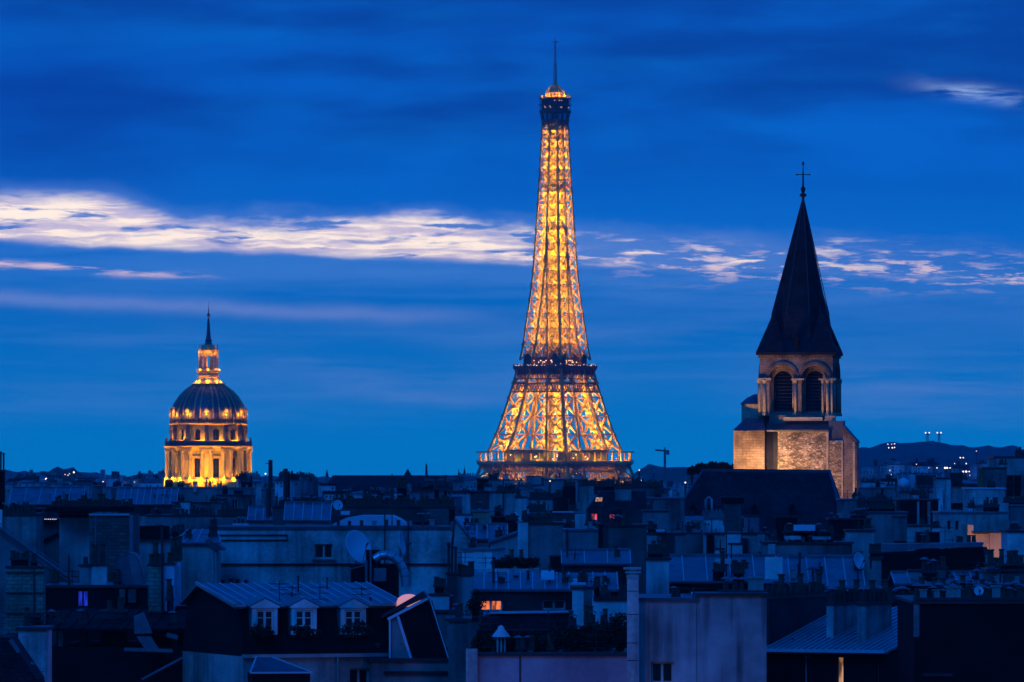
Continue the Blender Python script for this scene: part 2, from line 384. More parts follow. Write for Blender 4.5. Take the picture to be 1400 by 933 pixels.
def leg(sx, sy, levels, ch, di, sec=True, dp=2.4):
    m = tower_mb()
    def c4(z):
        a, b = A_(z), B_(z); o, i = a, a - b
        return [Vector((sx * o, sy * o, z)), Vector((sx * i, sy * o, z)), Vector((sx * i, sy * i, z)), Vector((sx * o, sy * i, z))]
    NR = [(0, sy, 0), (-sx, 0, 0), (0, -sy, 0), (sx, 0, 0)]
    for z0, z1 in zip(levels, levels[1:]):
        p, q = c4(z0), c4(z1)
        for k in range(4):
            j = (k + 1) % 4; nn = Vector(NR[k]); inn = nn * -di * .9
            m.bar(p[k], q[k], ch)
            for a, b in ((p[k], q[j]), (p[j], q[k])): m.bar(a + inn, b + inn, di, di * dp, up=nn)
            m.bar(q[k] + inn, q[j] + inn, di * 1.25, di * 2.0, up=nn)
            if sec:
                mid = (p[k] + q[k] + p[j] + q[j]) / 4; g_ = ch * .62
                m.box(mid.x - g_, mid.x + g_, mid.y - g_, mid.y + g_, mid.z - g_, mid.z + g_)
            m.box(q[k].x - ch * .85, q[k].x + ch * .85, q[k].y - ch * .85, q[k].y + ch * .85, q[k].z - .7, q[k].z + .7)
        m.bar(q[0], q[2], di * .7); m.bar(q[1], q[3], di * .7)
        n = max(2, int((z1 - z0) / 2.8)); cp = [(sum(p, Vector()) / 4).lerp(v, .45) for v in p]; cq = [(sum(q, Vector()) / 4).lerp(v, .45) for v in q]
        for k in range(4):                             # lift track and stairs running up inside the leg
            j = (k + 1) % 4; m.bar(cp[k], cq[k], di * .6)
            for i in range(n):
                a0, a1 = cp[k].lerp(cq[k], i / n), cp[k].lerp(cq[k], (i + 1) / n); b0, b1 = cp[j].lerp(cq[j], i / n), cp[j].lerp(cq[j], (i + 1) / n)
                m.bar(a0, b1, di * .34) if (i + k) % 2 else m.bar(b0, a1, di * .34); m.bar(a1, b1, di * .34)
    return m
SG = [(1, 1), (-1, 1), (-1, -1), (1, -1)]
for sx, sy in SG:
    m = leg(sx, sy, [0, 12, 24, 34, 42.5, 51], 1.5, .9)
    m2 = leg(sx, sy, [59, 70.5, 82.3, 94, 103.5, 112], 1.45, .60, True, 1.7)
    m.v, m.f, o_ = m.v, m.f, len(m.v)
    m.f += [tuple(i + o_ for i in f) for f in m2.f]; m.v += m2.v
    m.build('leg', 'iron', tower)
# upper shaft: the four legs close up into one pillar
m = tower_mb(); z = 118.0; lv = [z]
while z < 266: z += max(5.3, B_(z) * .98); lv.append(z)
sh = lv
for sx, sy in SG:
    q = leg(sx, sy, lv, 1.0, .42, True, 1.4)
    o_ = len(m.v); m.v += q.v; m.f += [tuple(i + o_ for i in f) for f in q.f]
for z0, z1 in zip(lv, lv[1:]):
    a, b = A_(z1), B_(z1); i = a - b; a0 = A_(z0); i0 = a0 - B_(z0)
    for s in (1, -1):
        for t in (0, 1):
            def pt(u, v, zz): return (u, v * s, zz) if t == 0 else (v * s, u, zz)
            m.bar(pt(-i, a, z1), pt(i, a, z1), .45)
            if i > 1.2:
                m.bar(pt(-i0, a0, z0), pt(i, a, z1), .36); m.bar(pt(i0, a0, z0), pt(-i, a, z1), .36)
            m.bar(pt(-a, a * .45, z1), pt(a, a * .45, z1), .3)
    # lift guides and stair tower on the axis
w = 1.7
for sx, sy in SG: m.bar((sx * w, sy * w, 118), (sx * w, sy * w, 268), .5)
zz = 118
while zz < 264:
    for s in (1, -1):
        m.bar((-w, s * w, zz), (w, s * w, zz + 4), .22); m.bar((w, s * w, zz), (-w, s * w, zz + 4), .22); m.bar((s * w, w, zz), (s * w, -w, zz + 4), .22); m.bar((s * w, -w, zz), (s * w, w, zz + 4), .22)
        m.bar((-w, s * w, zz), (w, s * w, zz), .38); m.bar((s * w, w, zz), (s * w, -w, zz), .38)
    zz += 4
m.build('shaft', 'iron', tower)

def ring(m, a, z, w, h):
    for s in (1, -1):
        m.box(-a - w / 2, a + w / 2, s * a - w / 2, s * a + w / 2, z, z + h)
        m.box(s * a - w / 2, s * a + w / 2, -a + w / 2, a - w / 2, z + .01, z + h - .01)
def around(a, n, fn):
    """call fn(point on the square of half width a, outward normal)"""
    for k in range(4):
        Rm = Matrix.Rotation(R(90 * k), 3, 'Z')
        for i in range(n):
            u = -a + 2 * a * (i + .5) / n
            fn(Rm @ Vector((u, -a, 0)), Rm @ Vector((0, -1, 0)))
# first floor: deck, open gallery, brackets, lattice frieze and arches
m = tower_mb(); ring(m, 34.2, 51.7, 3.6, 1.0); ring(m, 31, 51.9, 3.0, .7); ring(m, 33, 49.3, 1.2, 2.3)
ring(m, 32.4, 46.5, .7, .7); ring(m, 34.4, 40, .7, .6)
def br(p, nn):
    b = p * (36 / 32.6)
    m.bar((p.x, p.y, 46.6), (b.x, b.y, 51.6), .5); m.bar((p.x, p.y, 46.6), (p.x, p.y, 51.6), .4)
around(32.6, 30, br)
for k in range(4):                                   # lattice frieze under the deck
    Rm = Matrix.Rotation(R(90 * k), 3, 'Z'); n = 26
    for i in range(n):
        u0, u1 = -33 + 66 * i / n, -33 + 66 * (i + 1) / n
        for a, b in (((u0, 40.3), (u1, 46.5)), ((u1, 40.3), (u0, 46.5))):
            m.bar(Rm @ Vector((a[0], -34.3, a[1])), Rm @ Vector((b[0], -32.6, b[1])), .42)
    prev = None                                      # the big arch between two legs
    for i in range(17):
        t = math.pi * i / 16; pr = [Rm @ Vector((-math.cos(t) * r_, -(35.5 + (38 - zz_) * .35 if False else 36.5), 2 + math.sin(t) * h_)) for r_, h_, zz_ in ((37, 38, 0), (33.5, 34.5, 0))]
        if prev: m.bar(prev[0], pr[0], .9); m.bar(prev[1], pr[1], .9); m.bar(prev[0], pr[1], .5); m.bar(prev[1], pr[0], .5)
        prev = pr
m.build('first_floor_deck', 'iron', tower)
m = tower_mb(); ring(m, 36.0, 58.8, .55, .75); ring(m, 36.1, 52.8, .5, .5)
around(36.0, 11, lambda p, nn: m.bar((p.x, p.y, 52.8), (p.x, p.y, 59.2), .75))
m.build('gallery', 'iron', tower)
m = tower_mb(); around(36.0, 70, lambda p, nn: m.bar((p.x, p.y, 52.8), (p.x, p.y, 54.3), .14)); ring(m, 36, 54.2, .16, .2)
m.build('railing', 'darkiron', tower)
m = tower_mb()                                       # dark pavilions on the first floor
for k in range(4):
    Rm = Matrix.Rotation(R(90 * k), 3, 'Z')
    for x0, x1 in ((-13, 13),):
        pts = [Rm @ Vector(v) for v in ((x0, -31, 52.7), (x1, -31, 52.7), (x1, -21, 52.7), (x0, -21, 52.7))]
        m.prism(pts, (0, 0, 7.2))
        pts = [Rm @ Vector(v) for v in ((x0 - .6, -31.6, 59.9), (x1 + .6, -31.6, 59.9), (x1 + .6, -20.6, 60.6), (x0 - .6, -20.6, 60.6))]
        m.prism(pts, (0, 0, .6))
m.build('pavilion', 'pavilion', tower)
# second floor
m = tower_mb(); ring(m, 18.0, 112.2, 2.6, 1.2); ring(m, 15.6, 112.4, 2.4, .8); ring(m, 17.6, 108.6, .7, 3.6)
ring(m, 19.3, 113.4, .3, .9); ring(m, 19.3, 115.0, .35, .3)
ring(m, 19.2, 102.6, .7, .8); ring(m, 20.0, 97.2, .8, .9); ring(m, 18.3, 105.6, .5, .6)
around(17.4, 18, lambda p, nn: (m.bar((p.x, p.y, 107.4), (p.x * 19.2 / 17.4, p.y * 19.2 / 17.4, 112.4), .5), m.bar((p.x, p.y, 105.4), (p.x, p.y, 112), .35)))
around(19.3, 26, lambda p, nn: m.bar((p.x, p.y, 113.4), (p.x, p.y, 115.2), .25))
for k in range(4):
    Rm = Matrix.Rotation(R(90 * k), 3, 'Z'); n = 18
    for i in range(n):
        u0, u1 = -19.6 + 39.2 * i / n, -19.6 + 39.2 * (i + 1) / n
        m.bar(Rm @ Vector((u0, -20.0, 98)), Rm @ Vector((u1, -19.3, 102.8)), .38); m.bar(Rm @ Vector((u1, -20.0, 98)), Rm @ Vector((u0, -19.3, 102.8)), .38)
m.build('second_floor_deck', 'darkiron', tower)
m = tower_mb(); m.prism([(-11, -11, 113.5), (11, -11, 113.5), (11, 11, 113.5), (-11, 11, 113.5)], (0, 0, 5.6))
ring(m, 11.8, 119.1, 1.2, .6)
for s in (1, -1):
    for t in (1, -1): m.box(s * 11.5 - 3, s * 11.5 + 3, t * 11.5 - 3, t * 11.5 + 3, 113.5, 122)
m.build('pavilion', 'darkiron', tower)
# summit
m = tower_mb(); ring(m, 6.3, 276.2, 1.8, .8); m.prism([(-6.2, -6.2, 277), (6.2, -6.2, 277), (6.2, 6.2, 277), (-6.2, 6.2, 277)], (0, 0, 8.2))
ring(m, 7.2, 276.4, .3, 1.4); ring(m, 7.3, 281.0, .9, .5); ring(m, 6.8, 285.2, 1.5, .6); ring(m, 7.3, 287.5, .2, .2)
around(7.2, 9, lambda p, nn: (m.bar((p.x, p.y, 277), (p.x, p.y, 287.6), .22), m.bar((p.x * .80, p.y * .80, 268), (p.x, p.y, 276.6), .45)))
m.build('summit_platform', 'darkiron', tower)
m = tower_mb(); m.smooth = False
m.lathe([(4.6, 285.4), (4.6, 288.2), (5.4, 288.6), (5.2, 289.4), (3.4, 291.0), (2.6, 293.4), (1.2, 294.6), (1.1, 296.5)], 12)
for i in range(12):
    t = i * math.pi / 6
    m.bar((6.2 * math.cos(t), 6.2 * math.sin(t), 285.8), (5.6 * math.cos(t), 5.6 * math.sin(t), 290.6), .35)
    m.bar((5.6 * math.cos(t), 5.6 * math.sin(t), 290.6), (2.4 * math.cos(t), 2.4 * math.sin(t), 294), .35)
m.build('lantern_room', 'gilt', tower)
m = tower_mb(); m.tube((0, 0, 296), (0, 0, 309), 1.15, .9, 8); m.tube((0, 0, 309), (0, 0, 322.5), .75, .6, 8)
for zz in (297.5, 300, 303, 306): m.lathe([(1.5, zz), (1.5, zz + .8)], 8)
m.bar((-1.5, 1.5, 321.6), (1.5, -1.5, 321.6), .5); m.tube((0, 0, 322.5), (0, 0, 324.5), .3, .15, 6)
m.build('mast', 'metal', tower)
# small white lights on the platforms
rr = random.Random(4)
def bulb_mesh(name, r):
    q = MB(); q.lathe([(.01, -r), (r * .8, -r * .6), (r, 0), (r * .8, r * .6), (.01, r)], 8); return q.mesh(name, 'warmbulb')
bm1, bm2 = bulb_mesh('lamp_bulb', .22), bulb_mesh('lamp_bulb', .36)
def bl(p, z, me): put('lamp_bulb', me, TM @ Vector((p.x, p.y, z)), tower)
for k in (2, 3) if False else range(4):
    Rm = Matrix.Rotation(R(90 * k), 3, 'Z')
    if (TM.to_3x3() @ Rm @ Vector((0, -1, 0))).y > 0: continue
    for i in range(6): bl(Rm @ Vector((rr.uniform(-6.5, 6.5), -7.7, 0)), rr.choice([279.5, 280.2, 283.8, 286]), bm1)
    for i in range(20): bl(Rm @ Vector((rr.uniform(-18.5, 18.5), -19.6, 0)), rr.choice([114.4, 114.8, 115.3]), bm1)
    for i in range(12): bl(Rm @ Vector((rr.uniform(-9, 9), -11.6, 0)), rr.choice([116.6, 117.6]), bm2)
    for i in range(9): bl(Rm @ Vector((rr.uniform(-26, 26), -31.9, 0)), rr.uniform(54, 57.5), bm2)
def tl(x, y, z, pw, r=.9): lamp('tower_lamp', TM @ Vector((x, y, z)), pw * TPW, LAMP, r)
TPW = 2.3
for sx, sy in SG:
    for z in (8, 18, 29, 38): c = A_(z) - B_(z) / 2; tl(sx * c, sy * c, z, 11000)
    for z in (62, 73, 84.5, 96): c = A_(z) - B_(z) / 2; tl(sx * c, sy * c, z, 14000)
    for z in (121, 130.5, 140, 149, 158, 167, 176): c = A_(z) - B_(z) / 2; tl(sx * c, sy * c, z, 6000)
for z in range(185, 266, 8):
    for sx, sy in SG: c = A_(z) * .5; tl(sx * c, sy * c, z, 8000 * (A_(z) / 9) ** 1.6, .6)
for k in range(4):
    Rm = Matrix.Rotation(R(90 * k), 3, 'Z')
    for u in (-26, -9, 9, 26):
        p = Rm @ Vector((u, -33.6, 53.3)); tl(p.x, p.y, 53.4, 3600, .3)
    for u in (-20, 0, 20):
        p = Rm @ Vector((u, -29.5, 44)); tl(p.x, p.y, 38, 9000, .4)
    p = Rm @ Vector((0, -14.5, 0)); tl(p.x, p.y, 106, 1800, .4)
tl(0, 0, 270, 2500, .4)
for t in range(6): tl(6.9 * math.cos(t * 1.047), 6.9 * math.sin(t * 1.047), 287.2, 900, .2)

# ================================================================ THE GILDED DOME
DY = 2700.0; DX = X(285, DY); dk = DY / F / 3.332                # metres per pixel of the study crop
def dz(y): return Z(400 + y / 3.332, DY)
DM = Matrix.Translation((DX, DY, 0))
dome = empty('domed_church', (DX, DY, ground(DY)), 'round domed church floodlit bright gold, with dark ribbed dome and slim spire', 'church')
def dmb(smooth=False):
    m = MB(smooth); m.M = DM; return m
m = dmb(); m.box(-24, 24, -24, 24, ground(DY) - 1, dz(905)); m.build('nave_block', 'grey', dome)
def wallring(r0, z0, z1, wins, name, pane):
    """round wall with deep arched window niches at the angles in wins: (angle, half width, sill, spring)"""
    m = dmb(); n = 144; th = [2 * math.pi * i / n for i in range(n)]
    P1 = []; thick = 1.3
    def inside(t, z):
        for a, hw, s0, s1 in wins:
            d = math.atan2(math.sin(t - a), math.cos(t - a)) * r0
            if abs(d) < hw and s0 < z < s1 + math.sqrt(max(0, hw * hw - d * d)): return True
        return False
    nz = 40; zs = [z0 + (z1 - z0) * i / nz for i in range(nz + 1)]
    for i in range(n):
        t0, t1 = th[i], th[(i + 1) % n]; tm = t0 + math.pi / n
        for j in range(nz):
            ins = inside(tm, (zs[j] + zs[j + 1]) / 2); r = r0 - thick if ins else r0
            def q(t, z, rr): return (rr * math.cos(t), rr * math.sin(t), z)
            m.add([q(t0, zs[j], r), q(t1, zs[j], r), q(t1, zs[j + 1], r), q(t0, zs[j + 1], r)], [(0, 1, 2, 3)])
            if ins != inside(th[i] - math.pi / n, (zs[j] + zs[j + 1]) / 2):
                m.add([q(t0, zs[j], r0 - thick), q(t0, zs[j], r0), q(t0, zs[j + 1], r0), q(t0, zs[j + 1], r0 - thick)], [(0, 1, 2, 3)])
            if j < nz - 1 and ins != inside(tm, (zs[j + 1] + zs[j + 2]) / 2):
                m.add([q(t0, zs[j + 1], r0 - thick), q(t1, zs[j + 1], r0 - thick), q(t1, zs[j + 1], r0), q(t0, zs[j + 1], r0)], [(0, 1, 2, 3)])
    m.build(name, 'goldstone', dome)
    for a, hw, s0, s1 in wins:
        w = dmb(); w.M = DM @ Matrix.Rotation(a, 4, 'Z')
        w.box(r0 - thick + .05, r0 - thick + .12, -hw * .95, hw * .95, s0 + .1, s1 + hw * .75); wo = w.build('window', 'glass', dome)
        w2 = dmb(); w2.M = w.M
        w2.box(r0 - thick + .14, r0 - thick + .3, -.09, .09, s0, s1 + hw * .9)
        for zz in (s0 + (s1 - s0) * .33, s0 + (s1 - s0) * .66, s1): w2.box(r0 - thick + .14, r0 - thick + .27, -hw, hw, zz, zz + .15)
        w2.build('frame', 'darkmetal', wo)
A12 = [R(-90 + 15 + 30 * k) for k in range(12)]
B12 = [R(-90 + 30 * k) for k in range(12)]
m = dmb(); m.lathe([(19.3, dz(910)), (19.3, dz(862)), (19.0, dz(860)), (18.7, dz(852)), (18.2, dz(850)), (17, dz(850))], 72); m.build('plinth', 'goldstone', dome)
wallring(16.4, dz(851), dz(722), [(a, 1.55, dz(842), dz(770)) for a in A12], 'drum', 'glass')
for b in B12:                                          # pairs of columns on projecting piers
    for d in (-.105, .105):
        t = b + d; c = (18.0 * math.cos(t), 18.0 * math.sin(t), 0)
        m = dmb(True); m.lathe([(.95, dz(850)), (.95, dz(845)), (.72, dz(843)), (.66, dz(745)), (.62, dz(736)), (.95, dz(727)), (1.0, dz(722))], 14, c); m.build('column', 'goldstone', dome)
for b in B12:
    m = dmb(); m.M = DM @ Matrix.Rotation(b, 4, 'Z')
    m.box(16.0, 17.4, -2.6, 2.6, dz(851), dz(722))
    m.box(16.0, 18.9, -2.9, 2.9, dz(722), dz(712)); m.build('pier', 'goldstone', dome)
m = dmb()
for a in A12:
    m.M = DM @ Matrix.Rotation(a, 4, 'Z')
    for s in (-1, 1): m.box(16.1, 16.75, s * 2.2 - .25, s * 2.2 + .25, dz(846), dz(740))
    m.box(16.1, 16.9, -2.6, 2.6, dz(752), dz(746)); m.box(16.1, 16.8, -1.9, 1.9, dz(848), dz(843))
m.build('window_surround', 'goldstone', dome)
m = dmb(); m.lathe([(16.3, dz(722)), (17.6, dz(721)), (17.8, dz(712)), (18.2, dz(711)), (19.3, dz(703)), (19.3, dz(699)), (18.3, dz(698)), (15, dz(697))], 72); m.build('cornice', 'goldstone', dome)
m = dmb(); m.lathe([(17.9, dz(698)), (18.1, dz(697)), (18.1, dz(682)), (18.3, dz(681)), (18.3, dz(678)), (17.7, dz(678)), (17.7, dz(698))], 72)
for b in B12:
    m.M = DM @ Matrix.Rotation(b, 4, 'Z'); m.box(17.6, 18.7, -.7, .7, dz(698), dz(672)); m.lathe([(.5, dz(672)), (.6, dz(668)), (.1, dz(660))], 8, (18.1, 0, 0))
m.build('balustrade', 'lead', dome)
wallring(15.7, dz(697), dz(605), [(a, 1.15, dz(674), dz(633)) for a in A12], 'attic', 'glass')
for b in B12:                                          # scrolled buttresses of the attic
    m = dmb(); m.M = DM @ Matrix.Rotation(b, 4, 'Z'); pts = []
    prof = [(15.5, 697), (17.9, 697), (17.7, 688), (16.9, 678), (16.5, 665), (16.6, 650), (16.9, 635), (16.9, 618), (16.4, 606), (15.5, 606)]
    m.prism([(r, -.8, dz(y)) for r, y in prof], (0, 1.6, 0)); m.build('scroll_buttress', 'lead', dome)
m = dmb()
for a in A12:
    m.M = DM @ Matrix.Rotation(a, 4, 'Z')
    for i in range(9):
        t0, t1 = math.pi * i / 9, math.pi * (i + 1) / 9
        m.bar((16.0, 2.0 * math.cos(t0), dz(628) + 1.8 * math.sin(t0)), (16.0, 2.0 * math.cos(t1), dz(628) + 1.8 * math.sin(t1)), .5)
m.build('window_hood', 'goldstone', dome)
m = dmb(); m.lathe([(15.6, dz(606)), (16.6, dz(604)), (17.1, dz(600)), (17.1, dz(597)), (16.2, dz(596)), (16.0, dz(580)), (15.4, dz(579))], 72); m.build('attic_cornice', 'goldstone', dome)
for b in B12 + A12:
    m = dmb(); c = (16.3 * math.cos(b), 16.3 * math.sin(b), 0); m.lathe([(.5, dz(597)), (.35, dz(590)), (.55, dz(580)), (.25, dz(568)), (.5, dz(560)), (.05, dz(546))], 8, c); m.build('candelabrum', 'lead', dome)
DP = [(16.2, 597), (16.2, 575), (16.1, 548), (15.4, 520), (14.3, 498), (12.6, 472), (10.4, 448), (8.2, 431), (6.5, 421), (5.2, 414)]
m = dmb(True); m.lathe([(r, dz(y)) for r, y in DP], 96); m.build('dome_shell', 'lead', dome)
m = dmb(); g2 = dmb()
for b in B12:
    m.M = DM @ Matrix.Rotation(b + R(15), 4, 'Z'); g2.M = DM @ Matrix.Rotation(b, 4, 'Z')
    for (r0, y0), (r1, y1) in zip(DP[1:], DP[2:]):
        for d in (-1, 1):
            w = .085
            m.bar((r0 * math.cos(w * d), r0 * math.sin(w * d), dz(y0)), (r1 * math.cos(w * d), r1 * math.sin(w * d), dz(y1)), .42 * r0 / 16 + .12, .5)
        if 440 < y1 < 540:                              # trophies between the ribs
            for q in range(7):
                u = random.random(); r = r0 + (r1 - r0) * u; y = y0 + (y1 - y0) * u; a = random.uniform(-.06, .06)
                c = (r * math.cos(a), r * math.sin(a), dz(y)); s = random.uniform(.22, .5)
                g2.lathe([(.02, -s), (s * .8, 0), (.02, s)], 6, c)
    # lucarne at the foot of each panel
    g2.box(15.4, 16.9, -.75, .75, dz(548), dz(535)); g2.prism([(15.2, -.95, dz(535)), (15.2, .95, dz(535)), (15.2, 0, dz(525))], (1.6, 0, 0))
m.build('rib', 'gilt', dome); g2.build('trophy', 'gilt', dome)
m = dmb(); m.lathe([(7.0, dz(421)), (7.4, dz(417)), (5.6, dz(408)), (5.0, dz(398)), (4.4, dz(394)), (4.5, dz(384)), (4.8, dz(380)), (4.4, dz(376)), (4.3, dz(366)), (5.2, dz(362)), (5.3, dz(357)), (4.9, dz(356)), (4.9, dz(349)), (2, dz(349))], 32); m.build('lantern_base', 'gilt', dome)
m = dmb()
for k in range(8):
    m.M = DM @ Matrix.Rotation(R(45 * k + 22.5), 4, 'Z')
    m.box(2.9, 4.0, -.45, .45, dz(349), dz(268)); m.lathe([(.42, dz(349)), (.34, dz(280)), (.5, dz(268))], 8, (4.15, .0, 0))
    m.M = DM @ Matrix.Rotation(R(45 * k), 4, 'Z')
    for i in range(8):
        t0, t1 = math.pi * i / 8, math.pi * (i + 1) / 8
        m.bar((3.3, .95 * math.cos(t0), dz(291) + .9 * math.sin(t0)), (3.3, .95 * math.cos(t1), dz(291) + .9 * math.sin(t1)), .4, .9)
m.M = DM; m.lathe([(2.2, dz(349)), (2.2, dz(340))], 16)
m.lathe([(3.7, dz(276)), (4.0, dz(270)), (4.3, dz(268)), (4.4, dz(262)), (3.6, dz(260)), (2.9, dz(248)), (2.3, dz(240)), (1.4, dz(236))], 16)
m.build('lantern', 'gilt', dome)
for k in range(8):
    m = dmb(); t = R(45 * k); m.lathe([(.25, dz(262)), (.42, dz(254)), (.2, dz(248)), (.3, dz(242)), (.02, dz(234))], 6, (3.9 * math.cos(t), 3.9 * math.sin(t), 0)); m.build('flame_urn', 'gilt', dome)
m = dmb(); m.lathe([(1.9, dz(240)), (1.3, dz(228)), (1.5, dz(218)), (1.15, dz(214)), (.85, dz(190)), (.45, dz(120)), (.3, dz(112)), (.7, dz(106)), (.7, dz(101)), (.25, dz(96)), (.1, dz(70)), (.05, dz(44))], 12)
m.bar((-.5, 0, dz(80)), (.5, 0, dz(80)), .16); m.build('spire', 'lead', dome)
GL = (1.0, .40, .004)
DPW = 3.5
def dl(r, a, z, pw, rad=.25): lamp('dome_lamp', (DX + r * math.cos(a), DY + r * math.sin(a), z), pw * DPW, GL, rad)
for a in A12 + B12:
    if math.sin(a) > .35: continue
    lamp('dome_lamp', (DX + 27 * math.cos(a), DY + 27 * math.sin(a), dz(915)), 34000, GL, .3, 75, (DX + 17 * math.cos(a), DY + 17 * math.sin(a), dz(790)), .7)
    if a in B12: dl(18.95, a + R(7.5), dz(848), 700, .1); dl(18.95, a - R(7.5), dz(848), 700, .1)
for a in A12 + B12:
    if math.sin(a) > .35: continue
    dl(17.35, a + R(7.5) * (1 if a in A12 else -1), dz(690), 520, .12)
for a in B12: dl(17.3, a, dz(556), 620, .1)
for k in range(8): dl(5.9, R(45 * k), dz(402), 150, .1); dl(5.0, R(45 * k), dz(352), 60, .08)
dl(0, 0, dz(325), 300, .4)
for k in range(6): dl(5.2, R(60 * k + 30), dz(275), 150, .08)
dl(1.0, R(-90), dz(112), 10, .05)
# ================================================================ THE ROMANESQUE BELL TOWER
BY = 760.0; BXc = X(1094, BY); bk = BY / F / 3.588; BYAW = R(-8)
def bz(y): return Z(440 + y / 3.588, BY)
def bz4(y): return Z(200 + y / 3.588, BY)
def bu(x): return (960 + x / 3.588 - 1094) * BY / F / math.cos(BYAW)      # local x on the front face
BM = Matrix.Translation((BXc, BY, 0)) @ Matrix.Rotation(BYAW, 4, 'Z')
bell = empty('bell_tower', (BXc, BY, ground(BY)), 'square stone bell tower with twin arches and dark pointed spire, warmly floodlit at its foot', 'bell tower')
def bmb(smooth=False):
    m = MB(smooth); m.M = BM; return m
W0, W1 = bu(283), bu(640); DW = W1 - W0                # belfry front
cx_ = (W0 + W1) / 2; hw_ = DW / 2
def arch_wall(m, u0, u1, z0, z1, holes, y0, y1, flip=False):
    """wall in the xz plane with round-arched holes (centre, half width, sill, spring), extruded y0..y1"""
    hs = sorted(holes); us = [u0]
    n = 12; cur = u0
    def seg(a, b, za, zb): m.box(a, b, y0, y1, za, zb)
    for c, h, s0, s1 in hs:
        seg(cur, c - h, z0, z1)
        if s0 > z0: seg(c - h, c + h, z0, s0)
        for i in range(n):
            t0, t1 = math.pi * (1 - i / n), math.pi * (1 - (i + 1) / n)
            a, b = c + h * math.cos(t0), c + h * math.cos(t1); za, zb = s1 + h * math.sin(t0), s1 + h * math.sin(t1)
            m.prism([(a, y0, za), (b, y0, zb), (b, y0, z1), (a, y0, z1)], (0, y1 - y0, 0))
        cur = c + h
    seg(cur, u1, z0, z1)
zt, zs_, zb_ = bz(158), bz(280), bz(440)
c1, c2 = bu(394), bu(550); ah = bu(455) - bu(394)      # outer order
m = bmb()
for k in range(4):
    m.M = BM @ Matrix.Translation((cx_, hw_, 0)) @ Matrix.Rotation(R(90 * k), 4, 'Z') @ Matrix.Translation((-cx_, -hw_, 0))
    arch_wall(m, W0 + .012, W1 - .012, zb_ if False else bz(460), zt, [(c1, ah * 1.04, bz(459), zs_), (c2, ah * 1.04, bz(459), zs_)], 0, .45)
    arch_wall(m, W0 + .5, W1 - .5, bz(460), zt - .3, [(c1, ah * .90, bz(450), zs_ - .1), (c2, ah * .90, bz(450), zs_ - .1)], .46, .85)
    arch_wall(m, W0 + .9, W1 - .9, bz(460), zt - .4, [(c1, ah * .76, bz(440), zs_ - .2), (c2, ah * .76, bz(440), zs_ - .2)], .86, 1.3)
m.build('belfry_wall', 'oldstone', bell)
m = bmb()
for k in range(4):
    m.M = BM @ Matrix.Translation((cx_, hw_, 0)) @ Matrix.Rotation(R(90 * k), 4, 'Z') @ Matrix.Translation((-cx_, -hw_, 0))
    for c in (c1, c2):                                 # proud archivolts
        for rr_ in (1.14, 1.28):
            for i in range(14):
                t0, t1 = math.pi * i / 14, math.pi * (i + 1) / 14; r = ah * rr_
                m.bar((c + r * math.cos(t0), -.07, zs_ + r * math.sin(t0)), (c + r * math.cos(t1), -.07, zs_ + r * math.sin(t1)), -.0 + (.12 if rr_ > 1.2 else .16), .2, up=(0, 1, 0))
    for i in range(22):                                # corbel table
        u = W0 + .25 + (DW - .5) * i / 21; m.box(u - .09, u + .09, -.22, .0, bz(176), bz(166))
    m.box(W0 - .25, W1 + .25, -.26, -.002, bz(165), bz(158))
m.build('archivolt', 'oldstone', bell)
m = bmb(True); caps = bmb()
mid = bu(470)
for k in range(4):
    T = BM @ Matrix.Translation((cx_, hw_, 0)) @ Matrix.Rotation(R(90 * k), 4, 'Z') @ Matrix.Translation((-cx_, -hw_, 0)); m.M = caps.M = T
    for u, r, dy in [(u_, r_ * .8, d_) for u_, r_, d_ in ((mid - .28, .20, -.12), (mid + .28, .20, .28), (mid - .62, .13, .45), (W1 - .62, .26, -.1), (W1 - 1.22, .2, -.05), (bu(590), .13, .3), (W0 + .6, .26, -.1), (W0 + 1.15, .16, .25), (W1 - .1, .2, -.02))]:
        m.tube((u, dy, bz(448)), (u, dy, bz(300)), r, r * .94, 10)
        caps.lathe([(r * 1.5, bz(462)), (r * 1.5, bz(454)), (r * 1.15, bz(446))], 10, (u, dy, 0))
        caps.lathe([(r, bz(303)), (r * 1.35, bz(291)), (r * 1.7, bz(286))], 8, (u, dy, 0))
    caps.box(mid - .8, mid + .8, -.4, .4, bz(287), bz(279)); caps.box(W1 - 1.75, W1 + .12, -.32, .4, bz(287), bz(279)); caps.box(W0 - .2, W0 + 1.45, -.35, .4, bz(288), bz(276))
m.build('column', 'quoin', bell); caps.build('capital', 'quoin', bell)
m = bmb()
for k in range(4):                                     # louvres in the bell openings
    m.M = BM @ Matrix.Translation((cx_, hw_, 0)) @ Matrix.Rotation(R(90 * k), 4, 'Z') @ Matrix.Translation((-cx_, -hw_, 0))
    for c in (c1, c2):
        m.box(c - ah * .8, c + ah * .8, 1.75, 1.8, bz(440), zs_ + ah * .8)
        z = bz(438)
        while z < zs_ + ah * .5: m.prism([(c - ah * .76, 1.4, z), (c - ah * .76, 1.7, z + .3), (c - ah * .76, 1.7, z + .34), (c - ah * .76, 1.4, z + .04)], (ah * 1.52, 0, 0)); z += .42
m.build('louvre', 'darkmetal', bell)
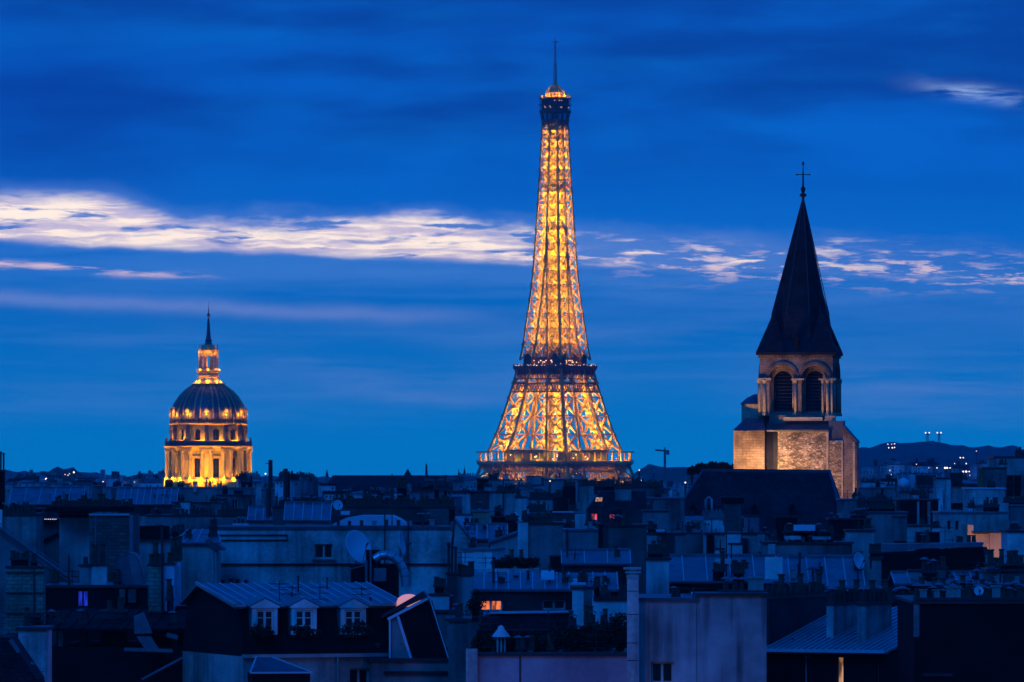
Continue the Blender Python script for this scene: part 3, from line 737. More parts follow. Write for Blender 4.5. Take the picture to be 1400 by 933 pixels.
# ledges and the lower stage
m = bmb(); m.box(bu(402), bu(592), -.75, -.005, bz(487), bz(469)); m.box(bu(600), W1 + .35, -.5, -.005, bz(487), bz(462)); m.build('sill_course', 'quoin', bell)
L0, L1 = bu(165), bu(700)
m = bmb(); m.box(bu(330), bu(620), -.05, DW, bz(800), bz(459)); m.build('lower_core', 'oldstone', bell)
m = bmb(); m.prism([(bu(322), -1.6, bz(532)), (bu(322), .5, bz(487)), (bu(322), .5, bz(540)), (bu(322), -1.5, bz(540))], (bu(625) - bu(322), 0, 0)); m.build('lead_apron', 'lead', bell)
m = bmb(); m.box(bu(377), bu(622), -1.35, -.06, bz(1300), bz(536)); m.build('rubble_wall', 'rubble', bell)
m = bmb(); m.box(bu(372), bu(626), -1.5, -1.355, bz(541), bz(533)); m.box(bu(612), bu(624), -1.46, -1.353, bz(1000), bz(542)); m.build('coping', 'quoin', bell)
m = bmb(); m.box(bu(317), bu(376), -.9, -.06, bz(1300), bz(536)); m.build('shadow_pier', 'dark', bell)  # buttress in shadow: its shade is put into the dark colour
m = bmb(); m.box(bu(165), bu(316), -2.2, 2.4, bz(1300), bz(535)); m.build('ashlar_block', 'ashlar', bell)
m = bmb(); x0, x1 = bu(161), bu(320); m.add([(x0, -2.4, bz(535)), (x1, -2.4, bz(535)), (x1, 2.5, bz(535)), (x0, 2.5, bz(535)), (bu(215), .2, bz(470)), (bu(300), .2, bz(478))], [(0, 1, 5, 4), (1, 2, 5), (2, 3, 4, 5), (3, 0, 4), (0, 3, 2, 1)]); m.build('block_roof', 'lead', bell)
m = bmb(); cc = (bu(255), 2.2, 0); rT = (bu(325) - bu(186)) / 2
m.lathe([(rT, bz(560)), (rT, bz(404))], 24, cc); m.build('stair_turret', 'quoin', bell)
m = bmb(); m.lathe([(rT + .08, bz(405)), (rT + .22, bz(403)), (rT + .1, bz(399)), (rT * .62, bz(372)), (.3, bz(357)), (.05, bz(354))], 24, cc); m.build('turret_roof', 'lead', bell)
m = bmb(); m.box(bu(624), bu(695), -1.2, 1.5, bz(583), bz(487)); m.build('lead_ledge', 'lead', bell)
m = bmb(); m.box(bu(628), bu(690), -1.6, 1.4, bz(1300), bz(585)); m.build('buttress', 'rubble', bell)
m = bmb(); m.prism([(bu(697), -2.4, bz(1300)), (bu(764), -2.4, bz(1300)), (bu(764), -2.4, bz(590)), (bu(699), -2.4, bz(515)), (bu(697), -2.4, bz(515))], (0, 3.2, 0)); m.build('buttress', 'oldstone', bell)
m = bmb(); m.box(bu(690), bu(697.5), -2.46, -2.0, bz(1300), bz(585)); m.box(bu(745), bu(756), -2.47, -2.41, bz(1300), bz(592)); m.build('quoin_strip', 'quoin', bell)
m = bmb(); m.prism([(bu(695), -2.6, bz(517)), (bu(700), -2.6, bz(510)), (bu(768), -2.6, bz(588)), (bu(768), -2.6, bz(596))], (0, 3.5, 0)); m.build('buttress_cap', 'lead', bell)
# spire: square foot broached to eight sides
m = bmb(); hb = hw_ + .42; z0, z1, z2, z3, z4 = bz(163), bz(150), bz4(825), bz4(690), bz4(262)
cy_ = hw_
def octr(r, z): return [(cx_ + (.42 if z > bz4(600) else .10 if z > bz4(830) else 0) + r * math.cos(R(22.5 + 45 * i)), cy_ + r * math.sin(R(22.5 + 45 * i)), z) for i in range(8)]
sqv = []
for i in range(8):
    t = R(22.5 + 45 * i); c, s = math.cos(t), math.sin(t); k = max(abs(c), abs(s))
    sqv.append((cx_ + c / k * hb, cy_ + s / k * hb, z1))
# push the eight foot points out to the four corners
foot = []
for i in range(8):
    x, y, z = sqv[i]; dx, dy = x - cx_, y - cy_
    foot.append((cx_ + math.copysign(hb, dx) * (1 if abs(dx) > hb * .99 else .80), cy_ + math.copysign(hb, dy) * (1 if abs(dy) > hb * .99 else .80), z))
s4 = hb * .35
o1 = octr(hb * .80, (z1 * 2 + z2) / 3 + .6); o2 = octr(hb * .755, z2); o3 = octr(hb * .56, z3); o4 = octr(.16, z4)
m.add(foot + octr(hb * .88, z1 + 1.5) + o2 + o3 + o4, [(a * 8 + i, a * 8 + (i + 1) % 8, a * 8 + 8 + (i + 1) % 8, a * 8 + 8 + i) for a in range(4) for i in range(8)] + [tuple(range(32, 40)), tuple(range(7, -1, -1))])
m.box(cx_ - hb, cx_ + hb, cy_ - hb, cy_ + hb, z0, z1)
for sx in (-1, 1):
    for sy in (-1, 1):                                 # broaches
        bx, by = cx_ + sx * hb, cy_ + sy * hb
        m.add([(bx, by, z1), (cx_ + sx * hb * .3, by, z1), (bx, cy_ + sy * hb * .3, z1), (cx_ + sx * hb * .57, cy_ + sy * hb * .57, bz4(800))], [(0, 1, 3), (0, 3, 2), (1, 2, 3), (0, 2, 1)])
spire = m.build('spire', 'slate', bell)
m = bmb()
for sx in (-1, 1):
    for sy in (-1, 1): m.lathe([(.12, z2 - 1.5), (.07, z2 - .2), (.16, z2), (.03, z2 + .7)], 6, (cx_ + sx * hb * .57, cy_ + sy * hb * .57, 0))
for i in range(8):
    p, q = Vector(o2[i]), Vector(o4[i]); m.bar(p, q, .09)
    p, q = Vector(o3[i]), Vector(o2[i])
m.build('hip_trim', 'darkmetal', spire)
m = bmb(); m.box(cx_ - .3, cx_ + .3, cy_ - hb * .98, cy_ - hb * .5, bz(140), bz(90)); m.prism([(cx_ - .42, cy_ - hb, bz(92)), (cx_ + .42, cy_ - hb, bz(92)), (cx_, cy_ - hb, bz(56))], (0, 2.0, 0)); m.build('lucarne', 'black', spire)
m = bmb(); xx, yy = cx_ + .42, cy_
m.lathe([(.2, z4 - .3), (.16, bz4(245)), (.42, bz4(236)), (.42, bz4(228)), (.15, bz4(222)), (.3, bz4(205)), (.3, bz4(198)), (.12, bz4(190)), (.1, bz4(140)), (.06, bz4(100))], 8, (xx, yy, 0))
m.bar((xx - .78, yy, bz4(131)), (xx + .78, yy, bz4(131)), .10)
for s in (-1, 1): m.lathe([(.02, -.12), (.12, 0), (.02, .12)], 6, (xx + s * .8, yy, bz4(131)))
m.tube((xx, yy, bz4(100)), (xx, yy, bz4(66)), .05); m.prism([(xx - .12, yy, bz4(84)), (xx + .1, yy, bz4(86)), (xx + .16, yy, bz4(74)), (xx, yy, bz4(68)), (xx - .14, yy, bz4(72))], (0, .06, 0))
m.build('cross_finial', 'darkmetal', bell)
WL = (1.0, .54, .20)
lamp('church_floodlight', BM @ Vector((bu(120), -9, bz(790))), 9500, WL, .2, 120, BM @ Vector((bu(430), 0, bz(620))), .5)
lamp('church_floodlight', BM @ Vector((bu(300), -7, bz(860))), 4800, WL, .2, 110, BM @ Vector((bu(480), 0, bz(600))), .5)
lamp('church_floodlight', BM @ Vector((bu(840), -6, bz(900))), 700, WL, .2, 100, BM @ Vector((bu(720), -2, bz(700))), .5)
lamp('church_floodlight', BM @ Vector((bu(250), -26, bz(1000))), 15000, WL, .2, 45, BM @ Vector((bu(480), 0, bz(330))), .8)
# nave roof in front of the tower
NY = 735.0; nave = empty('church_nave', (X(1040, NY), NY, ground(NY)), 'big plain dark slate church roof directly in front of the floodlit bell tower', 'church')
m = MB(); e = 735
P0 = lambda px, py, Y: (X(px, Y), Y, Z(py, Y))
m.add([P0(903, 732, 728), P0(1158, 732, 728), P0(962, 643.5, 738), P0(1134, 645, 738), P0(915, 732, 748), P0(1150, 732, 748)], [(0, 1, 3, 2), (0, 2, 4), (1, 5, 3), (2, 3, 5, 4), (0, 4, 5, 1)])
nr = m.build('roof', 'slate', nave)
m = MB(); m.bar(P0(960, 643, 738), P0(1135, 644.5, 738), .35); m.bar(P0(962, 643, 738), P0(903, 731.5, 728), .25); m.bar(P0(1134, 644.5, 738), P0(1158, 731.5, 728), .3); m.build('ridge_cap', 'lead', nr)
m = MB(); m.box(X(905, 729), X(1156, 729), 729, 747, ground(730), Z(733, 729)); m.build('wall', 'grey', nave)
m = MB(); m.add([P0(1136, 643, 737.5), P0(1150, 700, 733), P0(1172, 745, 730), P0(1150, 745, 729)], [(0, 1, 2, 3)]); m.v += []; 
m = MB(); m.prism([P0(1126, 645, 739), P0(1136, 645, 739), P0(1172, 745, 739), P0(1150, 745, 739)], (0, 1.2, 0)); m.build('verge', 'zinc', nave)
for px in (955, 1031, 1083):
    m = MB(); x, z = X(px - 8 if px == 955 else px, 731), Z(697, 731); m.box(x - .28, x + .28, 730.5, 733.5, z - .9, z + .3); m.prism([(x - .4, 730.3, z + .3), (x + .4, 730.3, z + .3), (x, 730.3, z + .75)], (0, 3.4, 0)); m.build('dormer', 'black', nave)
m = MB()
for s in (-4, 4): m.box(X(969 + s, 731) - .1, X(969 + s, 731) + .1, 730.4, 732.5, Z(701, 731), Z(683, 731))
m.bar((X(964, 731), 730.6, Z(684, 731)), (X(969, 731), 730.6, Z(679, 731)), .15); m.bar((X(969, 731), 730.6, Z(679, 731)), (X(974, 731), 730.6, Z(684, 731)), .15)
m.build('roof_window_frame', 'pale', nave)
# ================================================================ BUILDINGS
POTS = {}
def pot_mesh(kind):
    if kind in POTS: return POTS[kind]
    m = MB()
    if kind == 'plain': m.lathe([(.17, 0), (.15, .55), (.19, .58), (.19, .64), (.13, .64)], 8)
    if kind == 'tall': m.lathe([(.16, 0), (.13, .95), (.18, .98), (.18, 1.05), (.12, 1.05)], 8)
    if kind == 'cap':
        m.lathe([(.14, 0), (.13, .5)], 8); m.cut = 10**6; m.m2 = 'zinc'
        for k in range(3): t = k * 2.094; m.bar((.11 * math.cos(t), .11 * math.sin(t), .48), (.16 * math.cos(t), .16 * math.sin(t), .66), .03)
        m.cut = len(m.f); m.lathe([(.26, .64), (.24, .67), (.03, .78)], 8)  # hat in a lighter metal: the light it catches is painted in
    if kind == 'pipe': m.lathe([(.075, 0), (.075, 1.5), (.14, 1.5), (.14, 1.56), (.03, 1.68)], 8)
    if kind == 'square': m.box(-.2, .2, -.2, .2, 0, .55); m.box(-.26, .26, -.26, .26, .552, .62)
    POTS[kind] = m.mesh('chimney_pot', 'palepot' if kind == 'square' else ('darkmetal' if kind in ('pipe', 'cap') else 'pot'))
    return POTS[kind]

HL = []
class House:
    """a building with its own axes: u along the front, v going back, z up"""
    def __init__(s, name, label, cat, x0, x1, ytop, Y, depth=10.0, yaw=0.0, group=None):
        s.Y, s.yaw, s.depth = Y, R(yaw), depth
        s.O = Vector((X(x0, Y), Y)); s.rnd = random.Random(hash((x0, ytop, int(Y))) & 0xffff)
        s.M = Matrix.Translation((s.O.x, Y, 0)) @ Matrix.Rotation(s.yaw, 4, 'Z')
        s.W = s.u(x1); s.zt = s.z(ytop, x0); s.zb = ground(Y) - .5
        HL.append(s); s.px = (x0, x1, ytop)
        s.root = empty(name, (s.O.x, Y, ground(Y)), label, cat, group); s.cat = cat
    def t(s, px, v=0.0):           # depth along the view axis of the point of the plane v seen in photo column px
        k = (px - 700) / F; c, n = math.cos(s.yaw), math.sin(s.yaw)
        ox, oy = s.O.x - n * v, s.O.y + c * v
        return (oy * c - ox * n) / (c - k * n)
    def u(s, px, v=0.0):
        t = s.t(px, v); k = (px - 700) / F; c, n = math.cos(s.yaw), math.sin(s.yaw)
        ox, oy = s.O.x - n * v, s.O.y + c * v
        return (k * t - ox) * c + (t - oy) * n
    def z(s, py, px=None, v=0.0): return H - (py - YH) * (s.t(px, v) if px is not None else s.Y + v) / F
    def mb(s, smooth=False):
        m = MB(smooth); m.M = s.M; return m
    # ---- parts
    def wall(s, m_='cream', windows=(), u0=0, u1=None, zt=None, zb=None, v0=0, v1=None, name='wall', label=None):
        """windows: (px0, px1, py0, py1, kind)"""
        u1 = s.W if u1 is None else u1; zt = s.zt if zt is None else zt; zb = s.zb if zb is None else zb; v1 = s.depth if v1 is None else v1
        ws = []
        for w in windows:
            a, b = s.u(w[0], v0), s.u(w[1], v0); z1, z0 = s.z(w[2], w[0], v0), s.z(w[3], w[0], v0)
            ws.append((max(a, u0 + .05), min(b, u1 - .05), max(z0, zb + .1), min(z1, zt - .06), w[4] if len(w) > 4 else 'glass', w[5] if len(w) > 5 else 'pale'))
        m = s.mb(); us = sorted({u0, u1, *[w[0] for w in ws], *[w[1] for w in ws]}); zs = sorted({zb, zt, *[w[2] for w in ws], *[w[3] for w in ws]})
        for a, b in zip(us, us[1:]):
            for c, d in zip(zs, zs[1:]):
                if any(w[0] < (a + b) / 2 < w[1] and w[2] < (c + d) / 2 < w[3] for w in ws): continue
                m.add([(a, v0, c), (b, v0, c), (b, v0, d), (a, v0, d)], [(0, 1, 2, 3)])
        m.add([(u0, v0, zb), (u0, v1, zb), (u0, v1, zt), (u0, v0, zt), (u1, v0, zb), (u1, v1, zb), (u1, v1, zt), (u1, v0, zt)], [(0, 3, 2, 1), (4, 5, 6, 7), (1, 2, 6, 5), (3, 7, 6, 2)])
        rv = .28
        for a, b, c, d, *_ in ws:
            m.add([(a, v0, c), (b, v0, c), (b, v0, d), (a, v0, d), (a, v0 + rv, c), (b, v0 + rv, c), (b, v0 + rv, d), (a, v0 + rv, d)], [(0, 4, 5, 1), (1, 5, 6, 2), (2, 6, 7, 3), (3, 7, 4, 0)])
        o = m.build(name, m_, s.root, label)
        for a, b, c, d, kind, fr in ws:
            s.window(a, b, c, d, v0 + rv - .06, kind, fr)
        return o
    def window(s, a, b, c, d, v, kind='glass', fr='pale', bars=True, parent=None):
        f = s.mb(); w = min(.09, (b - a) * .12)
        f.box(a, b, v, v + .05, d - w, d); f.box(a, b, v, v + .05, c, c + w); f.box(a, a + w, v, v + .05, c + w, d - w); f.box(b - w, b, v, v + .05, c + w, d - w)
        if bars and b - a > .5:
            f.box((a + b) / 2 - w * .6, (a + b) / 2 + w * .6, v - .01, v + .05, c + w, d - w)
            if d - c > 1.0:
                for q in (.36, .68): f.box(a + w, b - w, v + .004, v + .046, c + (d - c) * q - .02, c + (d - c) * q + .02)
        fo = f.build('window', fr, parent or s.root)
        p = s.mb(); p.box(a + w * .5, b - w * .5, v + .055, v + .075, c + w * .5, d - w * .5); p.build('pane', kind, fo)
        return fo
    def coping(s, m_='darkmetal', u0=-.12, u1=None, zt=None, v1=None, h=.14, v0=-.12):
        u1 = s.W + .12 if u1 is None else u1; zt = s.zt if zt is None else zt; v1 = s.depth + .1 if v1 is None else v1
        m = s.mb(); m.box(u0, u1, v0, v1, zt + .002, zt + h); m.build('coping', m_, s.root); return s
    def band(s, px0, px1, py0, py1, m_='darkmetal', name='ledge', out=.15, v=0):
        m = s.mb(); m.box(s.u(px0), s.u(px1), v - out, v - .002, s.z(py1, px0), s.z(py0, px0)); return m.build(name, m_, s.root)
    def slope(s, p0, p1, p2, p3, m_='zinc', seam=.62, th=.12, name='roof', sm=None):
        """roof plane: eave p0-p1, ridge p3-p2 (local coordinates), with standing seams"""
        p0, p1, p2, p3 = map(Vector, (p0, p1, p2, p3)); m = s.mb(); nn = (p1 - p0).cross(p3 - p0).normalized()
        if nn.z < 0: nn = -nn
        m.prism([p0, p1, p2, p3], -nn * th)
        if seam:
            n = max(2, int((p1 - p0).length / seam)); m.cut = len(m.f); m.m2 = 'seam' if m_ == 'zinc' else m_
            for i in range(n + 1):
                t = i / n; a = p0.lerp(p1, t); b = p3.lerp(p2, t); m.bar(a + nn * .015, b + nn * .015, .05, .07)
        return m.build(name, m_, s.root)
    def gable(s, rise, m_='zinc', seam=.62, over=.25, wallm='cream', u0=0, u1=None, v0=0, v1=None, zt=None):
        """ridge parallel to the front"""
        u1 = s.W if u1 is None else u1; v1 = s.depth if v1 is None else v1; zt = s.zt if zt is None else zt; mid_ = (v0 + v1) / 2; k = rise / (mid_ - v0)
        m = s.mb()
        for uu in (u0 + .01, u1 - .01 - .2): m.prism([(uu, v0, zt), (uu, v1, zt), (uu, mid_, zt + rise)], (.2, 0, 0))
        m.build('gable_wall', wallm, s.root)
        s.slope((u0 - .1, v0 - over, zt - over * k + .13), (u1 + .1, v0 - over, zt - over * k + .13), (u1 + .1, mid_, zt + rise + .13), (u0 - .1, mid_, zt + rise + .13), m_, seam)
        s.slope((u0 - .1, v1 + over, zt - over * k + .13), (u1 + .1, v1 + over, zt - over * k + .13), (u1 + .1, mid_ + .004, zt + rise + .13), (u0 - .1, mid_ + .004, zt + rise + .13), m_, None)
        r = s.mb(); r.bar((u0 - .12, mid_, zt + rise + .18), (u1 + .12, mid_, zt + rise + .18), .2, .1); r.build('ridge_cap', m_, s.root)
        return s
    def front_gable(s, rise, m_='zinc', wallm='cream', apex=.5, over=.2, u0=0, u1=None, zt=None, v0=0, v1=None):
        u1 = s.W if u1 is None else u1; zt = s.zt if zt is None else zt; v1 = s.depth if v1 is None else v1; ua = u0 + (u1 - u0) * apex
        m = s.mb(); m.prism([(u0 + .005, v0 + .004, zt), (u1 - .005, v0 + .004, zt), (ua, v0 + .004, zt + rise)], (0, v1 - v0 - .01, 0)); m.build('gable_wall', wallm, s.root)
        r = s.mb(); th = .14
        r.prism([(u0 - .15, v0 - over, zt - .06), (ua, v0 - over, zt + rise + .02), (ua, v0 - over, zt + rise + th + .04), (u0 - .15, v0 - over, zt + th - .04)], (0, v1 - v0 + over * 2, 0))
        r.prism([(u1 + .15, v0 - over, zt - .06), (ua, v0 - over, zt + rise + .02), (ua, v0 - over, zt + rise + th + .04), (u1 + .15, v0 - over, zt + th - .04)], (0, v1 - v0 + over * 2, 0))
        r.build('roof', m_, s.root); return s
    def chimney(s, px0, px1, py, n=0, kind='plain', m_='cream', v=1.0, dv=.6, drop=3.0, ph=1.0, cap='darkmetal', bottom=None, step=None, capover=.07, label=None):
        a, b = s.u(px0, v), s.u(px1, v); zt = s.z(py, px0, v); zb = s.z(bottom, px0, v) if bottom else zt - drop
        if b < a: a, b = b, a
        m = s.mb(); m.box(a, b, v, v + dv, zb, zt); o = m.build('chimney', m_, s.root, label)
        if cap: c = s.mb(); c.box(a - capover, b + capover, v - capover, v + dv + capover, zt + .002, zt + .12); c.build('coping', cap, o)
        kinds = kind if isinstance(kind, (list, tuple)) else [kind]
        for i in range(n):
            u = a + (b - a) * (i + .5 + s.rnd.uniform(-.18, .18)) / n; kk = s.rnd.choice(kinds)
            w = s.M @ Vector((u, v + dv / 2 + s.rnd.uniform(-.06, .06), zt + (.12 if cap else 0)))
            q = put('chimney_pot', pot_mesh(kk), w, o); f = ph * s.rnd.uniform(.55, 1.0) * (.8 if s.Y > 390 else 1); q.scale = (f ** .5, f ** .5, f)
        return o
    def clutter(s, n, px0, px1, py, v=.6, kinds=('pipe', 'cap', 'square')):
        """small vents standing on a flat top at photo row py"""
        for i in range(n):
            px = s.rnd.uniform(px0, px1); vv = v + s.rnd.uniform(0, 1.2)
            w = s.M @ Vector((s.u(px, vv), vv, s.z(py, px, v))); q = put('vent', pot_mesh(s.rnd.choice(kinds)), w, s.root); f = s.rnd.uniform(.45, .9) * (1 if s.Y < 390 else .8); q.scale = (f, f, f)
        return s
    def mast(s, px, py0, py1, r=.05, v=1.0, name='pipe', m_='darkmetal', cross=0):
        m = s.mb(); u = s.u(px, v); z0, z1 = s.z(py1, px, v), s.z(py0, px, v); m.tube((u, v, z0), (u, v, z1), r, r, 8)
        if cross:
            for k in range(cross): m.bar((u - .5 + .05 * k, v, z1 - .12 - .28 * k), (u + .5 - .05 * k, v, z1 - .12 - .28 * k), .03)
            m.bar((u - .05, v - .8, z1 - .15), (u + .05, v + .6, z1 - .15), .03)
        return m.build(name, m_, s.root)
def BLD(label, x0, x1, ytop, Y, m_='cream', depth=8, yaw=0, win=(), cop='darkmetal', name='apartment_building', cat='building', rise=None, roofm='zinc', seam=.62, group=None):
    h = House(name, label, cat, x0, x1, ytop, Y, depth, yaw, group); h.wall(m_, win)
    if rise: h.gable(rise, roofm, seam, wallm=m_)
    elif cop: h.coping(cop)
    if 395 < Y < 1000 and x1 - x0 > 22:                # everyday roof clutter: a stub or two with pots, a thin aerial
        r = random.Random(int(x0 * 7 + ytop)); e_ = h.z(ytop - (4 if rise else 0))
        for k in range(max(1, int((x1 - x0) / 26))):
            p = r.uniform(x0 + 2, x1 - 8); w = r.uniform(4, 11)
            h.chimney(p, p + w, ytop - r.uniform(3, 8), max(1, int(w / 3)), ['plain', 'cap', 'tall', 'plain'], r.choice(['dirty', 'grey', 'dark', 'cream', 'pale']), v=r.uniform(1.2, 3.5), dv=.5, drop=1.8, ph=.8)
        for k in range(max(1, int((x1 - x0) / 34))):
            p = r.uniform(x0 + 2, x1 - 2); h.mast(p, ytop - r.uniform(8, 22), ytop + 2, .035, r.uniform(.5, 2), 'aerial', cross=r.choice([0, 2, 3, 3]))
    return h
def leaves(m, c, r, n, size, rnd, squash=1.0):
    for i in range(n):
        while True:
            p = Vector((rnd.uniform(-1, 1), rnd.uniform(-1, 1), rnd.uniform(-1, 1)))
            if p.length < 1: break
        p = Vector((p.x * r[0], p.y * r[1], p.z * r[2])) + Vector(c)
        a = Vector((rnd.uniform(-1, 1), rnd.uniform(-1, 1), rnd.uniform(-.6, 1))).normalized() * size * rnd.uniform(.6, 1.4)
        b = a.cross(Vector((rnd.uniform(-1, 1), rnd.uniform(-1, 1), rnd.uniform(-1, 1)))).normalized() * size * .35
        m.add([p, p + a * .5 + b, p + a, p + a * .5 - b], [(0, 1, 2, 3)])
def shrub(label, px, pyb, pyt, wpx, Y, name='shrub', seed=1, density=1.0, spiky=False, group=None, pot=False):
    """planted shrub whose foot is at photo row pyb"""
    rnd = random.Random(seed); x, z0, z1 = X(px, Y), Z(pyb, Y), Z(pyt, Y); w = wpx * Y / F / 2; h = z1 - z0
    e = empty(name, (x, Y, z0), label, 'shrub', group); m = MB(); st = MB()
    for k in range(7):
        cx, cz = x + rnd.uniform(-.7, .7) * w, z0 + h * rnd.uniform(.25, .72)
        leaves(m, (cx, Y + rnd.uniform(-.3, .3), cz), (w * .5, .4, h * .3), int(90 * density), .13, rnd)
        st.tube((x + (cx - x) * .3, Y, z0), (cx, Y, cz), .025, .01, 5)
        if spiky or k % 2: leaves(m, (cx + rnd.uniform(-.2, .2), Y, z0 + h * .86), (w * .12, .1, h * .16), 20, .12, rnd)
    m.build('foliage', 'foliage', e); st.build('stem', 'bark', e); return e
def dish(label, px, py, rpx, Y, az_, tilt, pole=True, m_='dish', length=1.2):
    r = rpx * Y / F; x, z = X(px, Y), Z(py, Y); e = empty('satellite_dish', (x, Y, z - length), label, 'satellite dish')
    T = Matrix.Translation((x, Y, z)) @ Matrix.Rotation(R(az_), 4, 'Z') @ Matrix.Rotation(R(90 - tilt), 4, 'X')
    m = MB(True); m.M = T; pr = [(r * k / 8, .22 * r * (k / 8) ** 2) for k in range(9)]; pr[0] = (.01, 0)
    m.lathe(pr + [(r * 1.02, .22 * r), (r * 1.02, .22 * r - .03)] + [(r * k / 8, .22 * r * (k / 8) ** 2 - .03) for k in range(7, 0, -1)] + [(.01, -.03)], 32); m.build('reflector', m_, e)
    m = MB(); m.M = T; m.bar((0, -r * .95, .2 * r), (0, -r * .15, r * .85), .035); m.tube((0, -r * .18, r * .78), (0, -r * .05, r * 1.0), .05, .06, 8); m.build('feed_arm', 'darkmetal', e)
    m = MB(); m.tube((x, Y + .12, z - length), (x, Y + .12, z + .05), .04); m.build('pole', 'darkmetal', e); return e
# ================================================================ FOREGROUND ROOFS
# --- mansard house with three pedimented dormers
h = House('mansard_house', 'dark mansard house with three white pedimented dormers and a seamed zinc roof', 'house', 333, 560, 828, 285, 9.5, 20)
zl, zu = h.z(898, 335), h.z(828, 335); W = h.W
h.wall('cream', [(392, 400, 915, 990, 'glass'), (478, 506, 914, 990, 'glass')], zt=zl)
m = h.mb(); m.add([(0, 0, zl + .01), (W, 0, zl + .01), (W, .7, zu), (0, .7, zu), (0, 9.5, zl + .01), (W, 9.5, zl + .01), (W, 8.8, zu), (0, 8.8, zu)], [(0, 1, 2, 3), (4, 7, 6, 5), (0, 3, 7, 4), (1, 5, 6, 2)]); m.build('mansard_slope', 'black', h.root)
zr = Z(797, 293)
h.slope((-.25, .45, zu - .05), (W + .1, .45, zu - .05), (W + .1, 6.5, zr), (-.25, 6.5, zr), 'zinc', .55)
h.slope((-.25, 9.2, zu - .05), (W + .1, 9.2, zu - .05), (W + .1, 6.51, zr), (-.25, 6.51, zr), 'zinc', None)
m = h.mb(); m.prism([(.03, .72, zu), (.03, 8.8, zu), (.03, 6.5, zr - .12)], (.2, 0, 0)); m.build('gable_wall', 'black', h.root)
m = h.mb(); m.bar((-.27, .4, zu - .02), (W + .1, .4, zu - .02), .14, .12); m.bar((-.27, .4, zu), (-.27, 6.5, zr + .03), .12, .14); m.bar((-.1, -.12, zl + .02), (W + .1, -.12, zl + .02), .2, .16); m.build('gutter', 'metal', h.root)
for cx in (361, 414.5, 482):
    a, b = h.u(cx - 17), h.u(cx + 17); z0, z1 = h.z(868, cx), h.z(834, cx)
    m = h.mb(); fw = .17
    m.box(a, a + fw, -.16, .0, z0, z1); m.box(b - fw, b, -.16, .0, z0, z1); m.box(a, b, -.16, .0, z1, z1 + .09); m.box(a - .09, b + .09, -.22, .02, z1 + .092, z1 + .15)
    m.prism([(a - .12, -.2, z1 + .152), (b + .12, -.2, z1 + .152), ((a + b) / 2, -.2, z1 + .50)], (0, .14, 0))
    m.build('dormer', 'white', h.root)
    m = h.mb(); m.box(a + .02, b - .02, .0, 1.6, z0, z1 + .14); m.prism([(a - .16, -.18, z1 + .16), (a - .16, -.18, z1 + .2), ((a + b) / 2, -.18, z1 + .56), (b + .16, -.18, z1 + .2), (b + .16, -.18, z1 + .16), ((a + b) / 2, -.18, z1 + .51)], (0, 1.9, 0)); m.build('dormer_cheek', 'zinc', h.root)
    h.window(a + fw, b - fw, z0, z1, -.09, 'glass', 'white')
m = h.mb(); m.tube((h.u(460), -.2, h.zb), (h.u(460), -.2, zl), .045); m.build('drainpipe', 'metal', h.root)
h.clutter(3, 380, 470, 812, 4)
for cx, s_ in ((361, 11), (414, 12), (482, 13)):
    shrub('dark bushy plants on the ledge below the %s dormer of the mansard house' % {361: 'left', 414: 'middle', 482: 'right'}[cx], cx + 4, 872, 855 if cx != 482 else 850, 46, 284.6, seed=s_)
h = House('hipped_kiosk', 'little zinc hipped roof at the bottom, in front of the mansard house', 'roof kiosk', 345, 424, 920, 279, 2.2, 8); h.wall('black')
m = h.mb(); z0, z1 = h.zt, h.z(900); W_ = h.W
m.add([(-.1, -.1, z0), (W_ + .1, -.1, z0), (W_ + .1, 2.3, z0), (-.1, 2.3, z0), (.3, 1.1, z1), (1.0, 1.1, z1)], [(0, 1, 5, 4), (1, 2, 5), (2, 3, 4, 5), (3, 0, 4), (0, 3, 2, 1)]); m.build('roof', 'lead', h.root)
m = h.mb(); m.bar((-.1, -.12, z0), (W_ + .1, -.12, z0), .08); m.bar((W_ + .1, -.1, z0), (1.0, 1.1, z1 + .02), .07); m.bar((-.1, -.1, z0), (.3, 1.1, z1 + .02), .07); m.build('hip_trim', 'seam', h.root)
# --- the glazed studio beside it
YS = 287
e = empty('roof_studio', (X(533, YS), YS, Z(905, YS)), 'slanted black glazed roof studio with pale edging and a glowing pink dome light', 'roof studio')
Q = lambda a, b, y=YS: Vector((X(a, y), y, Z(b, y)))
m = MB(); m.prism([Q(545, 842), Q(583, 818), Q(590, 824), Q(613, 900), Q(565, 905)], (0, 3.0, 0)); m.build('glazing', 'black', e)
m = MB(); m.prism([Q(531, 846), Q(545, 841), Q(564, 905), Q(533, 905)], (0, 3.0, 0)); m.build('cheek', 'grey', e)
m = MB(); m.prism([Q(520, 846, YS - .2), Q(524, 840, YS - .2), Q(578, 809, YS - .2), Q(585, 816, YS - .2)], (0, 3.3, 0)); m.build('roof', 'darkmetal', e)
m = MB(); m.bar(Q(530, 847, YS - .1), Q(585, 818, YS - .1), .13); m.bar(Q(544, 843, YS - .1), Q(563, 904, YS - .1), .12); m.bar(Q(533, 847, YS - .1), Q(533, 903, YS - .1), .08); m.bar(Q(588, 820, YS - .1), Q(613, 900, YS - .1), .05); m.build('edging', 'dish', e)
m = MB(True); x, z = X(559, YS + 1), Z(822, YS + 1); m.lathe([(.58, -.25), (.57, -.05), (.50, .13), (.34, .25), (.16, .31), (.02, .32)], 24, (x, YS + 1, z)); m.M = None; m.build('dome_light', 'litpink', e)
h = BLD('narrow pale wall below the slanted black roof studio', 508, 620, 905, 286, 'grey', 6, 6, cop='darkmetal'); h.band(525, 612, 918, 922, 'dark')
